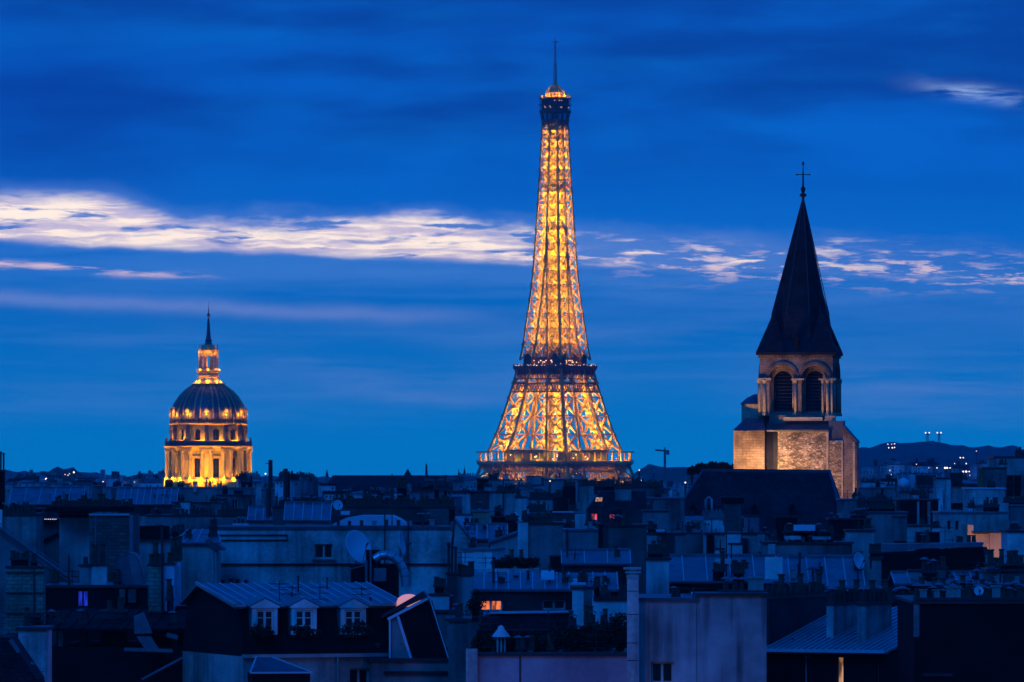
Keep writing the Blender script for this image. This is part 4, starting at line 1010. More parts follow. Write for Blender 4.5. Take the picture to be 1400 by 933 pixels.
h = BLD('slim cream wall just right of the slanted black roof studio', 586, 625, 838, 296, 'cream', 5); h.chimney(588, 614, 815, 0, m_='pale', v=.5)
h.chimney(594, 608, 803, 3, 'plain', 'black', v=1.5, ph=.8)
h = BLD('grey block with dark flues between the studio and the red window', 612, 660, 848, 306, 'grey', 6); h.chimney(611, 626, 786, 3, ['tall', 'pipe'], 'dark', v=1.5); h.chimney(627, 646, 788, 4, 'plain', 'grey', v=2)
shrub('leafy green bush on the parapet left of the terrace', 652, 850, 806, 30, 300, seed=31, density=1.4)
# --- lower left black roofs
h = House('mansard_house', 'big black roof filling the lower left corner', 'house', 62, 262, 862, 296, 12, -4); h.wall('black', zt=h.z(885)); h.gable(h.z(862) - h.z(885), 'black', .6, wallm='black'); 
h.chimney(138, 172, 838, 2, 'plain', 'dark', v=2.5, drop=3)
h.chimney(28, 60, 866, 0, m_='dark', v=3)
m = h.mb(); v = -1.2
Q2 = lambda a, b, vv: (h.u(a, vv), vv, h.z(b, a, vv))
m.prism([Q2(183, 843, -1), Q2(196, 838, -1), Q2(208, 866, -1), Q2(184, 867, -1)], (0, .15, .02)); m.prism([Q2(187, 871, -1.2), Q2(206, 871, -1.2), Q2(217, 888, -1.2), Q2(198, 888, -1.2)], (0, .15, .02)); m.build('roof_hatch', 'zinc', h.root)
m = h.mb(); m.bar(Q2(170, 888, -1.3), Q2(236, 890, -1.3), .16); m.bar(Q2(194, 929, -1.5), Q2(254, 897, -1.5), .22, .1); m.bar(Q2(228, 868, -1.2), Q2(243, 872, -1.2), .2); m.build('roof_edge', 'zinc', h.root)
h = BLD('plain pale blue-grey wall end rising in the lower left corner', 25, 64, 862, 272, 'pale', 3); 
h = House('mansard_house', 'black pitched roof cut off by the bottom left corner of the view', 'house', -60, 52, 935, 266, 4, 0); h.wall('black')
m = h.mb(); z0 = h.z(1000); m.prism([(0, 0, z0), (h.W, 0, z0), (h.u(51), 0, h.z(930)), (h.u(26), 0, h.z(893)), (h.u(12), 0, h.z(872)), (0, 0, h.z(868))], (0, 4, 0)); m.build('roof', 'slate', h.root)
m = h.mb(); m.bar((h.u(14), -.05, h.z(875)), (h.u(26), -.05, h.z(892)), .16); m.build('flashing', 'zinc', h.root)
h = BLD('tall strapped brick chimney block near the lower left corner', 8, 60, 866, 303, 'dirty', 4, cop=None)
o = h.chimney(9, 59, 777, 0, m_='greenbrick', v=.3, dv=1.6, bottom=880); h.chimney(15, 38, 766, 4, 'plain', 'black', v=.8, drop=.6, ph=.6); h.chimney(42, 50, 770, 1, 'plain', 'black', v=.8, drop=.5, ph=.7)
m = h.mb()
for py in (783, 811, 839): m.box(h.u(7), h.u(61), .22, .296, h.z(py + 1.2, 9), h.z(py - 1, 9))
m.box(h.u(45), h.u(46.5), .20, .29, h.z(866), h.z(778)); m.build('iron_strap', 'darkmetal', o)
h.chimney(38, 55, 845, 0, m_='black', v=-.5, dv=.5, drop=.8)
# --- block with the blue glow
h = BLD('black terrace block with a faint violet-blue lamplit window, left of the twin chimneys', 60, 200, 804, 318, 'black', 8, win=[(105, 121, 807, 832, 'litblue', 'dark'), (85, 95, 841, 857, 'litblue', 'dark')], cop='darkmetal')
h.chimney(109, 122, 775, 1, 'plain', 'grey', v=1); h.chimney(121, 146, 774, 2, ['plain', 'tall'], 'pale', v=1.2, cap='darkmetal'); h.mast(132, 745, 775); h.mast(94, 760, 805)
h.chimney(163, 171, 806, 0, m_='cream', v=-.3, dv=.25, cap=None, bottom=825); h.chimney(175, 186, 806, 0, m_='grey', v=-.3, dv=.25, cap=None, bottom=824)
m = MB(True); m.M = h.M; rr_ = (h.u(192) - h.u(152)) / 2; cxu = (h.u(192) + h.u(152)) / 2; zc = h.z(803); hh = h.z(756) - zc
for i in range(12):
    t0, t1 = math.pi * i / 12, math.pi * (i + 1) / 12
    m.prism([(cxu - rr_ * math.cos(t0), 2, zc + hh * math.sin(t0) ** .7), (cxu - rr_ * math.cos(t1), 2, zc + hh * max(0, math.sin(t1)) ** .7), (cxu - rr_ * math.cos(t1), 2, zc), (cxu - rr_ * math.cos(t0), 2, zc)], (0, 3, 0))
m.smooth = False; m.build('vaulted_skylight', 'lead', h.root)
m = h.mb(); m.prism([(h.u(172), 1.9, h.z(760)), (h.u(180), 1.9, h.z(758)), (h.u(189), 1.9, h.z(775)), (h.u(192), 1.9, h.z(802)), (h.u(180), 1.9, h.z(802))], (0, .08, 0)); m.build('skylight_panel', 'zinc', h.root)
# --- twin chimneys
h = BLD('low dark block carrying a greenish and a rosy white chimney side by side', 198, 250, 868, 300, 'black', 4)
h.chimney(203, 222, 774, 3, ['plain', 'tall'], 'greenbrick', v=.4, dv=.9, bottom=876, ph=1.1, label='greenish brick chimney'); h.chimney(222, 238, 773, 1, 'plain', 'rosy', v=.5, dv=.9, bottom=876, label='rosy white chimney'); h.chimney(234, 246.5, 767, 3, ['tall', 'plain'], 'rosy', v=1.6, dv=.9, bottom=876, ph=1.1, label='rosy white chimney')
h.mast(221.5, 720, 870, .06, .3); h.chimney(228, 236, 822, 2, 'tall', 'black', v=-.3, bottom=866, ph=.9)
h.mast(234, 800, 835, .05, -.3)
# --- terrace with shrubs, behind the mauve wall
h = BLD('long mauve rendered wall along the bottom, with a dark planted terrace on top', 640, 858, 897, 280, 'mauve', 7, cop='darkmetal', name='terrace_building'); m = h.mb(); m.box(h.u(710), h.u(712), -.08, -.003, h.zb, h.zt); m.build('drainpipe', 'darkmetal', h.root)
h.wall('pale', u0=h.u(637), u1=h.u(653), zt=h.z(887), v0=-.3, v1=-.02, name='side_wall')
h = BLD('narrow grey upright wall at the left end of the planted terrace', 613, 641, 850, 283, 'grey', 4)
h = BLD('dark terrace back wall behind the shrubs', 652, 870, 862, 292, 'black', 2, cop=None)
h = House('garden_lantern', 'small pagoda-topped pale vent standing among the terrace shrubs', 'roof vent', 678, 692, 870, 281, .4)
m = h.mb()
for a in (679, 684, 689): m.box(h.u(a), h.u(a + 2.4), 0, .3, h.z(898), h.z(871))
m.build('post', 'pale', h.root)
m = h.mb(); cu = h.u(685); m.lathe([(.42, h.z(871)), (.36, h.z(868)), (.17, h.z(861)), (.12, h.z(857)), (.02, h.z(855))], 12, (cu, .15, 0)); m.build('cap', 'white', h.root)
sl = ['round dark shrub at the left end of the terrace', 'dark shrub beside the pagoda-topped vent', 'low dark shrub in the middle of the terrace row', 'broad dark shrub in the terrace row', 'tall dark shrub towards the right of the terrace', 'spiky upright shrub next to the tall pale flue pillar']
for i, (a, t_, w, s_) in enumerate(((662, 868, 36, 0), (706, 866, 40, 0), (740, 862, 44, 0), (778, 856, 48, 0), (812, 852, 46, 0), (846, 838, 26, 1))):
    shrub(sl[i], a, 898, t_, w, 282 + i * .1, seed=50 + i, density=2.3, spiky=bool(s_), group='shrubs along the roof terrace')
for i, (a, t_) in enumerate(((672, 862), (724, 866), (760, 858), (795, 856), (828, 850))):
    shrub('dark bush in the second row of the terrace planting, partly hidden', a, 893, t_, 46, 285.5, seed=80 + i, density=2.0, group='back row of terrace bushes')
lamp('street_light', (X(770, 266), 266, Z(1230, 266)), 420, (1, .42, .30), .3)
# --- the tall flue pillar
h = House('flue_pillar', 'tall pale square flue pillar with a metal cap, standing before the stained wall', 'chimney', 857.5, 873, 792, 276, .5); h.wall('pale')
m = h.mb()
for py in (808, 840, 879, 903): m.box(-.012, h.W + .012, -.012, .2, h.z(py + .8), h.z(py))
m.build('joint', 'dark', h.root)
m = h.mb(); m.box(-.02, h.W + .02, -.02, .52, h.z(792), h.z(786)); m.box(-.08, h.W + .1, -.08, .6, h.z(784), h.z(781.5)); m.box(-.16, h.W + .12, -.14, .64, h.z(779), h.z(776)); m.box(.1, h.W - .1, .1, .4, h.z(786), h.z(779)); m.build('cap', 'metal', h.root)
# --- small things by the red window
h = BLD('bright low wall between the white flue and the tall pillar', 811, 862, 820, 318, 'white', 4, 0, cop=None); h.band(811, 862, 816, 821, 'dark', 'coping', .15)
h = BLD('small white flue block topped by a pale slab, beside the zinc roof', 783, 812, 806, 322, 'white', 3); h.chimney(784, 797, 800, 0, m_='white', v=.2, cap='paleroof', capover=.15); h.chimney(798, 810, 806, 0, m_='grey', v=-.1, cap=None); h.chimney(812, 820, 803, 2, 'plain', 'black', v=.5)
h = House('mansard_house', 'zinc mansard roof with one window glowing orange-red', 'house', 645, 845, 808, 332, 9, 0)
h.wall('dark', [(655, 687, 820, 836, 'litorange', 'pale'), (741, 773, 820, 834, 'glass', 'pale')], zt=h.z(808)); h.coping('darkmetal', zt=h.z(808), h=.1)
h.slope((0, -.2, h.z(806)), (h.W, -.2, h.z(806)), (h.W, 3.6, Z(783, 335.6)), (0, 3.6, Z(783, 335.6)), 'zinc', .62)
m = h.mb(); m.bar((h.u(660), -1.2, h.z(838, 660, -1.2)), (h.u(786), -1.2, h.z(836, 786, -1.2)), .25, .12); m.build('gutter', 'paleroof', h.root)
m = h.mb(); m.prism([(h.u(640), -1.1, h.z(860)), (h.u(800), -1.1, h.z(860)), (h.u(790), -1.1, h.z(838)), (h.u(655), -1.1, h.z(838))], (0, .9, 0)); m.build('lower_roof', 'slate', h.root)
for a, b, c, d in ((740, 758, 788, 796), (784, 800, 799, 803)): m = h.mb(); v = .9; m.prism([(h.u(a), v, h.z(d, a, v) + .12), (h.u(b), v, h.z(d, b, v) + .12), (h.u(b), v + .7, h.z(c, b, v) + .2), (h.u(a), v + .7, h.z(c, a, v) + .2)], (0, .02, .1)); m.build('skylight', 'paleroof', h.root)
h.mast(722, 780, 795, .08, 2); h.clutter(3, 660, 820, 798, .6)
for i in range(7): px = 660 + i * 15; 
# --- stained wall and neighbours
h = BLD('broad water-stained wall with a small dark window low down', 874, 952, 822, 277, 'stained', 9, win=[(890, 921, 905, 990, 'glass', 'pale')], cop='lead'); h.wall('stained', u0=h.u(952.5), u1=h.u(1048), zt=h.z(815), name='wing_wall')
m = h.mb(); m.box(h.u(950), h.u(1050), -.15, 3, h.z(815) + .003, h.z(811)); m.build('coping', 'darkmetal', h.root)
h.chimney(985, 1046, 811, 5, ['cap', 'square'], 'dark', v=2, drop=1)
h = BLD('water-streaked chimney slab above the broad stained wall', 884, 915, 766, 330, 'stained', 1.2); h.chimney(886, 906, 758, 4, ['plain', 'tall'], 'black', v=.3, drop=.7, ph=.7); h.mast(914, 752, 800, .05)
h = House('mansard_house', 'dark seamed zinc roof between the streaked chimney slab and the white panel', 'house', 905, 1062, 796, 345, 8); h.wall('black'); h.gable(Z(763, 349) - h.zt, 'zinc', 1.15, wallm='dark'); h.chimney(975, 990, 782, 3, ['plain', 'tall'], 'black', v=-.2, drop=2); h.chimney(1003, 1017, 785, 3, 'plain', 'black', v=-.5, drop=2); h.mast(985, 738, 790, .04, .2); h.mast(993, 726, 790, .04, .2); h.mast(1000, 745, 790, .04, .2)
m = h.mb(); m.box(h.u(978), h.u(1000), 0, .5, h.z(771), h.z(764)); m.build('roof_vent', 'paleroof', h.root)
h.chimney(1030, 1040, 800, 1, 'square', 'dark', v=-.5, drop=.7)
h = House('mansard_house', 'dark zinc roof with raised seams right of the white panel', 'house', 1058, 1180, 803, 352, 8); h.wall('black'); h.gable(Z(765, 356) - h.zt, 'zinc', 1.0, wallm='dark'); h.chimney(1168, 1180, 770, 2, 'plain', 'dark', v=2); h.clutter(4, 1080, 1160, 790, .5)
m = h.mb(); uu = h.u(1112); m.tube((uu, .6, h.z(800)), (uu, .6, h.z(778)), .06); m.lathe([(.42, h.z(779)), (.25, h.z(776.5)), (.03, h.z(775))], 12, (uu, .6, 0)); m.build('cowl', 'darkmetal', h.root)
h = House('white_panel', 'blank bright white panel standing on the zinc roofs', 'panel', 1046, 1070, 762, 338, .12); m = h.mb(); m.box(0, h.W, 0, .12, h.z(792), h.z(762)); m.build('board', 'white', h.root); m = h.mb(); m.box(h.u(1049), h.u(1051), .13, .2, h.zb + 6, h.z(764)); m.box(h.u(1065), h.u(1067), .13, .2, h.zb + 6, h.z(764)); m.build('post', 'darkmetal', h.root)
h = BLD('slim grey pier right of the oval satellite dish', 1192, 1205, 765, 325, 'grey', 1.2); h.chimney(1190, 1204, 757, 3, 'plain', 'black', v=.2, drop=.8, ph=.7)
dish('oval pale satellite dish facing left above the dark zinc roof', 1173, 767, 11.5, 340, 52, 8, length=1.6)
# --- pot row walls and the ribbed roof on the right
h = House('mansard_house', 'ribbed zinc roof with two wedge-shaped chimney slabs and an orange-lit window', 'house', 1020, 1213, 884, 292, 14, -24)
h.wall('black', [(1099, 1108, 897, 1000, 'glass', 'dish'), (1143, 1153, 898, 1000, 'lit', 'ochre'), (1198, 1203, 905, 1000, 'glass', 'grey')], zt=h.z(892))
zE = h.z(886); zR = h.z(830, 1150, 9.5)
h.slope((-.2, -.5, zE - .1), (h.W + .1, -.5, zE - .1), (h.W + .1, 10, zR), (-.2, 10, zR), 'zinc', .30)
m = h.mb(); m.bar((-.2, -.6, zE - .08), (h.W + .1, -.6, zE - .08), .16, .14); m.build('gutter', 'paleroof', h.root)
m = h.mb()
for i in range(5):
    a = h.W * (.02 + .2 * i); m.prism([(a, -.25, h.z(893)), (a + .95, -.25, h.z(893)), (a + .6, -.25, h.z(889)), (a + .1, -.25, h.z(890))], (0, .2, 0))
m.build('shutter_awning', 'zinc', h.root)
def slab(pa, pb, py, va, vb, m_='grey', n=0):
    m = h.mb(); ua, ub = h.u(pa, va), h.u(pb, va)
    zt_ = h.z(py, pa, va)
    m.box(ua, ub, va, vb, zE - 1.5, zt_); o = m.build('chimney', m_, h.root)
    c = h.mb(); c.box(ua - .06, ub + .06, va - .06, vb + .06, zt_ + .002, zt_ + .12); c.build('coping', 'darkmetal', o)
    for i in range(n):
        v = va + (vb - va) * (i + .5) / n; q = put('chimney_pot', pot_mesh(['cap', 'plain', 'tall'][i % 3]), h.M @ Vector(((ua + ub) / 2, v, zt_ + .12)), o)
slab(1130, 1140, 828, 2.6, 6.4, 'pale', 6); slab(1172, 1183, 828, 1.7, 5.2, 'pale', 6); slab(1040, 1052, 820, .8, 8.2, 'dark', 9)
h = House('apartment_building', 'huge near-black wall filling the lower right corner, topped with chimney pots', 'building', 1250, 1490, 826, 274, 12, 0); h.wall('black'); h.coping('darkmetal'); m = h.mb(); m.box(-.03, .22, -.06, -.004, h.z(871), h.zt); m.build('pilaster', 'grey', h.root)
h.chimney(1265, 1300, 925, 0, m_='black', v=-1, dv=.8)
h.chimney(1252, 1400, 821, 33, ['cap', 'cap', 'square', 'plain'], 'black', v=.2, dv=.7, drop=.3, ph=.85)
h.chimney(1254, 1400, 818, 31, ['cap', 'cap', 'tall'], 'black', v=2.4, dv=.7, drop=.5, ph=.9)
h = BLD('dark party wall crowded with capped pots above the ribbed roof', 1052, 1252, 824, 304, 'dark', 1.4); h.chimney(1054, 1080, 822, 9, ['plain', 'tall', 'cap'], 'black', v=.2, drop=.3, ph=.9); h.chimney(1130, 1250, 824, 30, ['cap', 'cap', 'plain'], 'black', v=.2, drop=.3, ph=.9); h.chimney(1080, 1130, 812, 7, ['cap', 'square'], 'lead', v=1.0, drop=.6, ph=.8)
dish('small upright pale cowl dish among the chimney pots on the right', 1338, 808, 6.5, 273, 10, 5, length=.5)
h = BLD('narrow block with dark pots behind the huge dark wall', 1352, 1420, 782, 300, 'dirty', 4, cop='darkmetal'); h.chimney(1352, 1360, 772, 1, 'plain', 'dirty', v=.2); h.chimney(1367, 1400, 774, 4, ['plain', 'tall'], 'black', v=.6, drop=1); h.clutter(6, 1355, 1400, 797, -.5)
h = BLD('plain blue-grey wall at the right edge beside the tan lit gable', 1377, 1440, 728, 400, 'pale', 5)
# ================================================================ MIDDLE ROOFS
h = House('wide_building', 'long plain wall with a single paired window, under the row of stubby pots', 'building', 294, 640, 727, 420, 8, 0)
h.wall('pale', [(430, 455, 744, 764, 'glass', 'pale')], zt=h.z(724)); h.coping('lead', zt=h.z(724), h=.2)
h.band(295, 620, 770.5, 773, 'dark'); h.band(300, 393, 731, 733, 'dark', out=.08); h.band(300, 393, 738, 740, 'dark', out=.08); h.band(391.5, 393, 733, 738, 'dark', out=.08); h.band(427, 458, 765, 767, 'grey', 'window_sill', .2)
h.chimney(452, 600, 719, 9, ['plain', 'square'], 'lead', v=.3, drop=.3, ph=.9, cap=None)
h.chimney(290, 340, 804, 5, 'plain', 'dark', v=-1, drop=.5)
for px, y0 in ((558, 712), (553, 738), (526, 700)): h.mast(px, y0, 800, .05, -.3)
h.mast(536, 648, 725, .04, .5, 'aerial', cross=3)
m = h.mb(); m.tube((h.u(622), -.4, h.z(800)), (h.u(622), -.4, h.z(725)), .14); m.box(h.u(616), h.u(629), -.7, -.1, h.z(724), h.z(713)); m.build('flue_pipe', 'zinc', h.root)
for k in range(6): pass
dish('largest pale satellite dish, tilted, in front of the long plain wall', 487, 749, 23.5, 405, 48, 20, length=2.2)
dish('narrow edge-on satellite dish right of the curved duct', 547, 744, 16, 408, 78, 10, length=1.8)
# duct with its dark plant box
YD = 404; e = empty('ventilation_duct', (X(535, YD), YD, Z(800, YD)), 'fat curved metal ventilation duct bending down over dark roof plant', 'duct')
m = MB(True); pts = [(512, 765), (520, 760), (529, 759), (538, 762), (546, 769), (551, 778), (554, 788), (555, 802)]
V = [Vector((X(a, YD), YD, Z(b, YD))) for a, b in pts]
sv, kk = [], 14
for i, p in enumerate(V):
    d = (V[min(i + 1, len(V) - 1)] - V[max(i - 1, 0)]).normalized(); a = Vector((0, 1, 0)); b = d.cross(a)
    sv += [p + (a * math.cos(t) + b * math.sin(t)) * .30 for t in [2 * math.pi * j / kk for j in range(kk)]]
m.add(sv, [(i * kk + j, i * kk + (j + 1) % kk, (i + 1) * kk + (j + 1) % kk, (i + 1) * kk + j) for i in range(len(V) - 1) for j in range(kk)])
m.build('duct', 'metal', e)
m = MB()
for p, q in zip(V[1:], V[2:]): d = (q - p).normalized(); m.tube(p - d * .025, p + d * .025, .325, .325, 14)
m.build('flange', 'zinc', e)
m = MB(); m.box(X(478, YD + .5), X(545, YD + .5), YD + .4, YD + 1.6, Z(830, YD), Z(772, YD)); m.box(X(500, YD), X(520, YD), YD + .2, YD + .9, Z(800, YD), Z(752, YD)); m.build('plant_box', 'black', e)
m = MB(); m.box(X(511, YD), X(528, YD), YD + .05, YD + .38, Z(795, YD), Z(777, YD)); m.build('access_panel', 'zinc', e)
m = MB(); m.tube((X(501, YD), YD, Z(802, YD)), (X(501, YD), YD, Z(766, YD)), .1); m.tube((X(507, YD), YD - .2, Z(802, YD)), (X(507, YD), YD - .2, Z(752, YD)), .07); m.bar((X(479, YD), YD, Z(778, YD)), (X(500, YD), YD, Z(773, YD)), .06); m.bar((X(479, YD), YD, Z(800, YD)), (X(479, YD), YD, Z(776, YD)), .05); m.build('pipe', 'zinc', e)
# --- left middle
h = BLD('blue-grey wall with a small zinc lean-to roof, left of the long plain wall', 240, 296, 741, 412, 'cream', 6, cop=None)
h.slope((-.2, -.3, h.z(742)), (h.W + .3, -.3, h.z(742)), (h.W - .2, 5, h.z(725)), (.6, 5, h.z(725)), 'zinc', .8); h.chimney(286, 297, 722, 2, ['tall', 'plain'], 'dark', v=2); h.mast(293, 700, 722)
m = h.mb(); m.prism([(h.u(285), -.3, h.z(737)), (h.u(306), -.3, h.z(750)), (h.u(306), -.3, h.z(753)), (h.u(293), -.3, h.z(752)), (h.u(280), -.3, h.z(740))], (0, 3, 0)); m.build('eave', 'lead', h.root); m = h.mb(); m.box(h.u(290), h.u(291.5), -.1, -.003, h.zb, h.z(752)); m.build('drainpipe', 'metal', h.root)
h = BLD('cream wall under a flat black roof edge, between the brick block and the lean-to', 181, 246, 737, 432, 'cream', 6, cop=None); h.band(181, 232, 719, 737, 'black', 'roof_edge', .4); h.mast(222, 733, 790, .06, -.3); h.chimney(236, 252, 728, 3, 'plain', 'black', v=1)
h = House('brick_block', 'square brick block topped by a dark slab and a long row of pots', 'building', 122, 182, 706, 408, 7, 0)
h.wall('brick', zt=h.z(704)); m = h.mb(); m.box(h.u(130), h.u(132), -.1, -.003, h.zb, h.z(706)); m.box(h.u(177), h.u(182), -.12, -.003, h.zb, h.z(704)); m.build('corner_strip', 'zinc', h.root); m = h.mb(); m.box(h.u(122), h.u(177), -.15, -.003, h.z(705), h.z(702)); m.build('lintel', 'paleroof', h.root)
m = h.mb(); m.box(h.u(64), h.u(183), -.3, 6, h.z(700), h.z(693)); m.build('roof_slab', 'black', h.root)
o = h.chimney(70, 180, 692.5, 24, ['plain', 'tall', 'plain'], 'black', v=1, dv=.6, drop=.3, cap=None, ph=1.0)
h = BLD('smooth pale upright wall left of the brick block', 81, 123, 702, 410, 'pale', 6); h.band(81, 120, 703, 708, 'dark', out=.1)
h = BLD('dim recessed wall crossed by a sloping black eave, at the left', 48, 82, 712, 424, 'dirty', 5); h.band(48, 80, 711, 714, 'black', out=.6); m = h.mb(); m.prism([(h.u(52), -.3, h.z(741)), (h.u(80), -.3, h.z(728)), (h.u(80), -.3, h.z(731)), (h.u(52), -.3, h.z(744))], (0, .28, 0)); m.build('flashing', 'black', h.root)
m = h.mb(); rn = random.Random(3)
for i in range(12): u = h.u(50 + i * 2.5); m.lathe([(.005, -.025), (.03, 0), (.005, .025)], 5, (u, -.7, h.z(710)))
m.build('string_lights', 'bulb', h.root)
h = BLD('broad bluish wall at the left edge beyond the diagonal parapet', -60, 50, 705, 402, 'cream', 6); h.chimney(-20, 2, 648, 0, m_='black', v=1, drop=9, cap=None); h.chimney(-6, 6, 645, 3, 'pipe', 'black', v=.5, drop=2); h.chimney(-20, 3, 697, 0, m_='white', v=-.4, dv=.3, cap=None, drop=2)
h.chimney(5, 48, 704, 8, 'plain', 'black', v=.4, drop=.5)
# diagonal party wall
YP = 350; e = empty('party_wall', (X(-30, YP), YP, ground(YP)), 'blue-grey party wall whose top edge falls diagonally from the left', 'wall')
Qp = lambda a, b, y=YP: Vector((X(a, y), y, Z(b, y)))
m = MB(); m.prism([Qp(-60, 682), Qp(0, 722), Qp(110, 803), Qp(110, 1300), Qp(-60, 1300)], (0, .5, 0)); m.build('wall', 'grey', e)
m = MB(); m.bar(Qp(-60, 681, YP + .25), Qp(112, 803, YP + .25), .8, .12); m.build('coping', 'lead', e)
m = MB(); m.bar(Qp(-60, 686, YP - .2), Qp(106, 803, YP - .2), .06); m.bar(Qp(-60, 673, YP + .2), Qp(112, 796, YP + .2), .05); m.bar(Qp(-60, 678, YP - .1), Qp(112, 800, YP - .1), .05)
m.build('handrail', 'zinc', e)
# --- behind the long wall
h = BLD('long dark slab wall crowded with chimney pots, behind the long plain wall', 373, 622, 694, 500, 'dirty', 3); 
h.chimney(376, 470, 692.5, 24, ['plain', 'cap', 'tall'], 'black', v=.3, drop=.3, ph=1.2); h.chimney(470, 560, 692.5, 24, ['plain', 'tall', 'tall', 'cap'], 'black', v=.5, drop=.3, ph=1.5); h.chimney(560, 620, 692.5, 14, ['plain', 'tall', 'plain'], 'black', v=.3, drop=.3, ph=1.1)
h.chimney(428, 436, 694, 0, m_='black', v=-.3, dv=.25, drop=2); h.chimney(594, 600, 670, 1, 'pipe', 'black', v=1); h.chimney(607, 611, 672, 1, 'pipe', 'black', v=1); h.chimney(543, 556, 668, 4, 'tall', 'black', v=1.5)
h.chimney(614, 622, 697, 0, m_='black', v=-.3, dv=.25, drop=2)
dish('small round pale satellite dish on the pot-crowded slab wall', 461.5, 691, 7, 497, 25, 10, length=1.4)
YV = 462; e = empty('vaulted_roof', (X(500, YV), YV, ground(YV)), 'pale low vaulted roof seen over the long plain wall', 'building')
m = MB(); pts = [(448, 722), (458, 715), (472, 709), (492, 705.5), (536, 705.5), (546, 710), (553, 715), (557, 722)]
m.prism([Vector((X(a, YV), YV, Z(b, YV))) for a, b in pts] , (0, 9, 0)); m.build('roof', 'paleroof', e); m = MB(); m.box(X(448, YV), X(557, YV), YV + .3, YV + 8.5, ground(YV), Z(723, YV)); m.build('wall', 'grey', e)
h = BLD('dim wall with a zinc slope left of the pale vaulted roof', 390, 450, 712, 470, 'grey', 6, rise=1.2)
m = h.mb(); m.box(h.u(466), h.u(478), 0, 1, h.z(704), h.z(699)); m.build('roof_vent', 'paleroof', h.root)
h.chimney(568, 590, 714, 3, 'cap', 'black', v=-2, dv=1.2, drop=1)
# tall pipes against the sky
h = BLD('low grey block carrying two tall thin flues that rise to the skyline', 340, 410, 712, 520, 'grey', 5, rise=1.0)
m = h.mb(); m.tube((h.u(367), .5, h.z(722)), (h.u(367), .5, h.z(668)), .24, .22); m.tube((h.u(369.5), .5, h.z(668)), (h.u(369.5), .5, h.z(629)), .19, .17); m.bar((h.u(363), .5, h.z(634)), (h.u(369), .5, h.z(634)), .07); m.build('flue', 'darkmetal', h.root)
m = h.mb(); m.tube((h.u(390), .5, h.z(700)), (h.u(390), .5, h.z(641)), .19); m.tube((h.u(394), .9, h.z(690)), (h.u(394), .9, h.z(648)), .13); m.build('flue', 'darkmetal', h.root)
h.clutter(5, 345, 400, 708, .5)
# --- centre
h = House('gabled_house', 'grey gabled house end just right of the long plain wall', 'house', 620, 648, 745, 414, 8); h.wall('cream'); h.front_gable(h.z(712) - h.z(745), 'zinc', 'cream', apex=.05)
h = BLD('zinc roof with a dark eave behind the white roof hut', 640, 692, 738, 430, 'grey', 6, rise=.9); h.clutter(4, 650, 690, 724, 1)
h = House('roof_hut', 'small bright white roof hut under the zinc gable', 'roof hut', 632, 673, 753, 372, 3.2, -12); h.wall('white'); h.coping('zinc'); m = h.mb(); m.box(h.u(660), h.u(660.8), -.02, -.002, h.z(778), h.zt); m.build('joint', 'grey', h.root)
h = BLD('low pale ledge wall running right from the white roof hut', 630, 737, 778, 362, 'pale', 3, cop=None)
for i, a in enumerate((682, 697, 711, 726)): shrub('dark low hedge plant on the ledge right of the white hut', a, 779, 763, 22, 363, seed=120 + i, density=1.3, group='hedge plants on the pale ledge')
h = BLD('blue-grey gable wall sloping up behind the hedge plants', 670, 712, 742, 424, 'cream', 5, cop=None); h.front_gable(h.z(729) - h.z(742), 'zinc', 'cream', apex=1.0)
h = BLD('big plain dusky block with pots, centre of the roofs', 708, 770, 717, 410, 'grey', 6); h.chimney(722, 755, 716, 10, ['plain', 'tall'], 'black', v=.5, drop=.3); h.chimney(708, 722, 715, 0, m_='pale', v=-.2, dv=.2, cap=None, drop=7, bottom=780)
h.chimney(752, 767, 762, 0, m_='black', v=-.6, dv=.5, drop=2)
h = BLD('wall with a faint curved lighter coping right of the dusky block', 768, 822, 726, 430, 'grey', 5, cop='zinc'); h.mast(775, 724, 780, .06, -.2); h.clutter(4, 780, 820, 722, 1)
h = BLD('low dark roof line with small vents above the zinc mansard', 770, 860, 772, 372, 'dark', 5, rise=.7, seam=1.2); h.clutter(7, 775, 845, 775, .3)
h = BLD('brownish square chimney block before the pink-lit mansard', 832, 884, 720, 400, 'dirty', 4); h.chimney(834, 862, 719, 7, ['plain', 'cap'], 'black', v=.4, drop=.3); h.chimney(818, 824, 718, 1, 'pipe', 'black', v=0, drop=6); h.chimney(826, 832, 719, 1, 'pipe', 'dark', v=0, drop=6)
h = BLD('row of pale and dark piers under a flat roof, below the slate church roof', 884, 966, 731, 440, 'grey', 6); h.chimney(885, 898, 733, 0, m_='cream', v=-.3, dv=.28, cap=None, bottom=760); h.chimney(905, 921, 731, 0, m_='dark', v=-.3, dv=.28, cap=None, bottom=765); h.chimney(938, 975, 731, 0, m_='grey', v=-.3, dv=.28, cap=None, bottom=765); h.chimney(886, 898, 724, 3, ['cap', 'plain'], 'black', v=.6); h.clutter(9, 900, 965, 730, .5)
m = h.mb(); m.box(h.u(897), h.u(909), -.5, .4, h.z(727), h.z(724)); m.build('roof_vent', 'paleroof', h.root)
h = BLD('wall of light piers with a white boxy vent, below the slate church roof', 965, 1050, 731, 432, 'cream', 6); h.chimney(966, 976, 732, 0, m_='black', v=-.3, dv=.28, cap=None, bottom=765); h.chimney(991, 1013, 731, 0, m_='pale', v=-.35, dv=.3, cap=None, bottom=770); h.chimney(1014, 1022, 736, 0, m_='dark', v=-.3, dv=.28, cap=None, bottom=765); h.chimney(1036, 1046, 731, 0, m_='pale', v=-.3, dv=.28, cap=None, bottom=755)
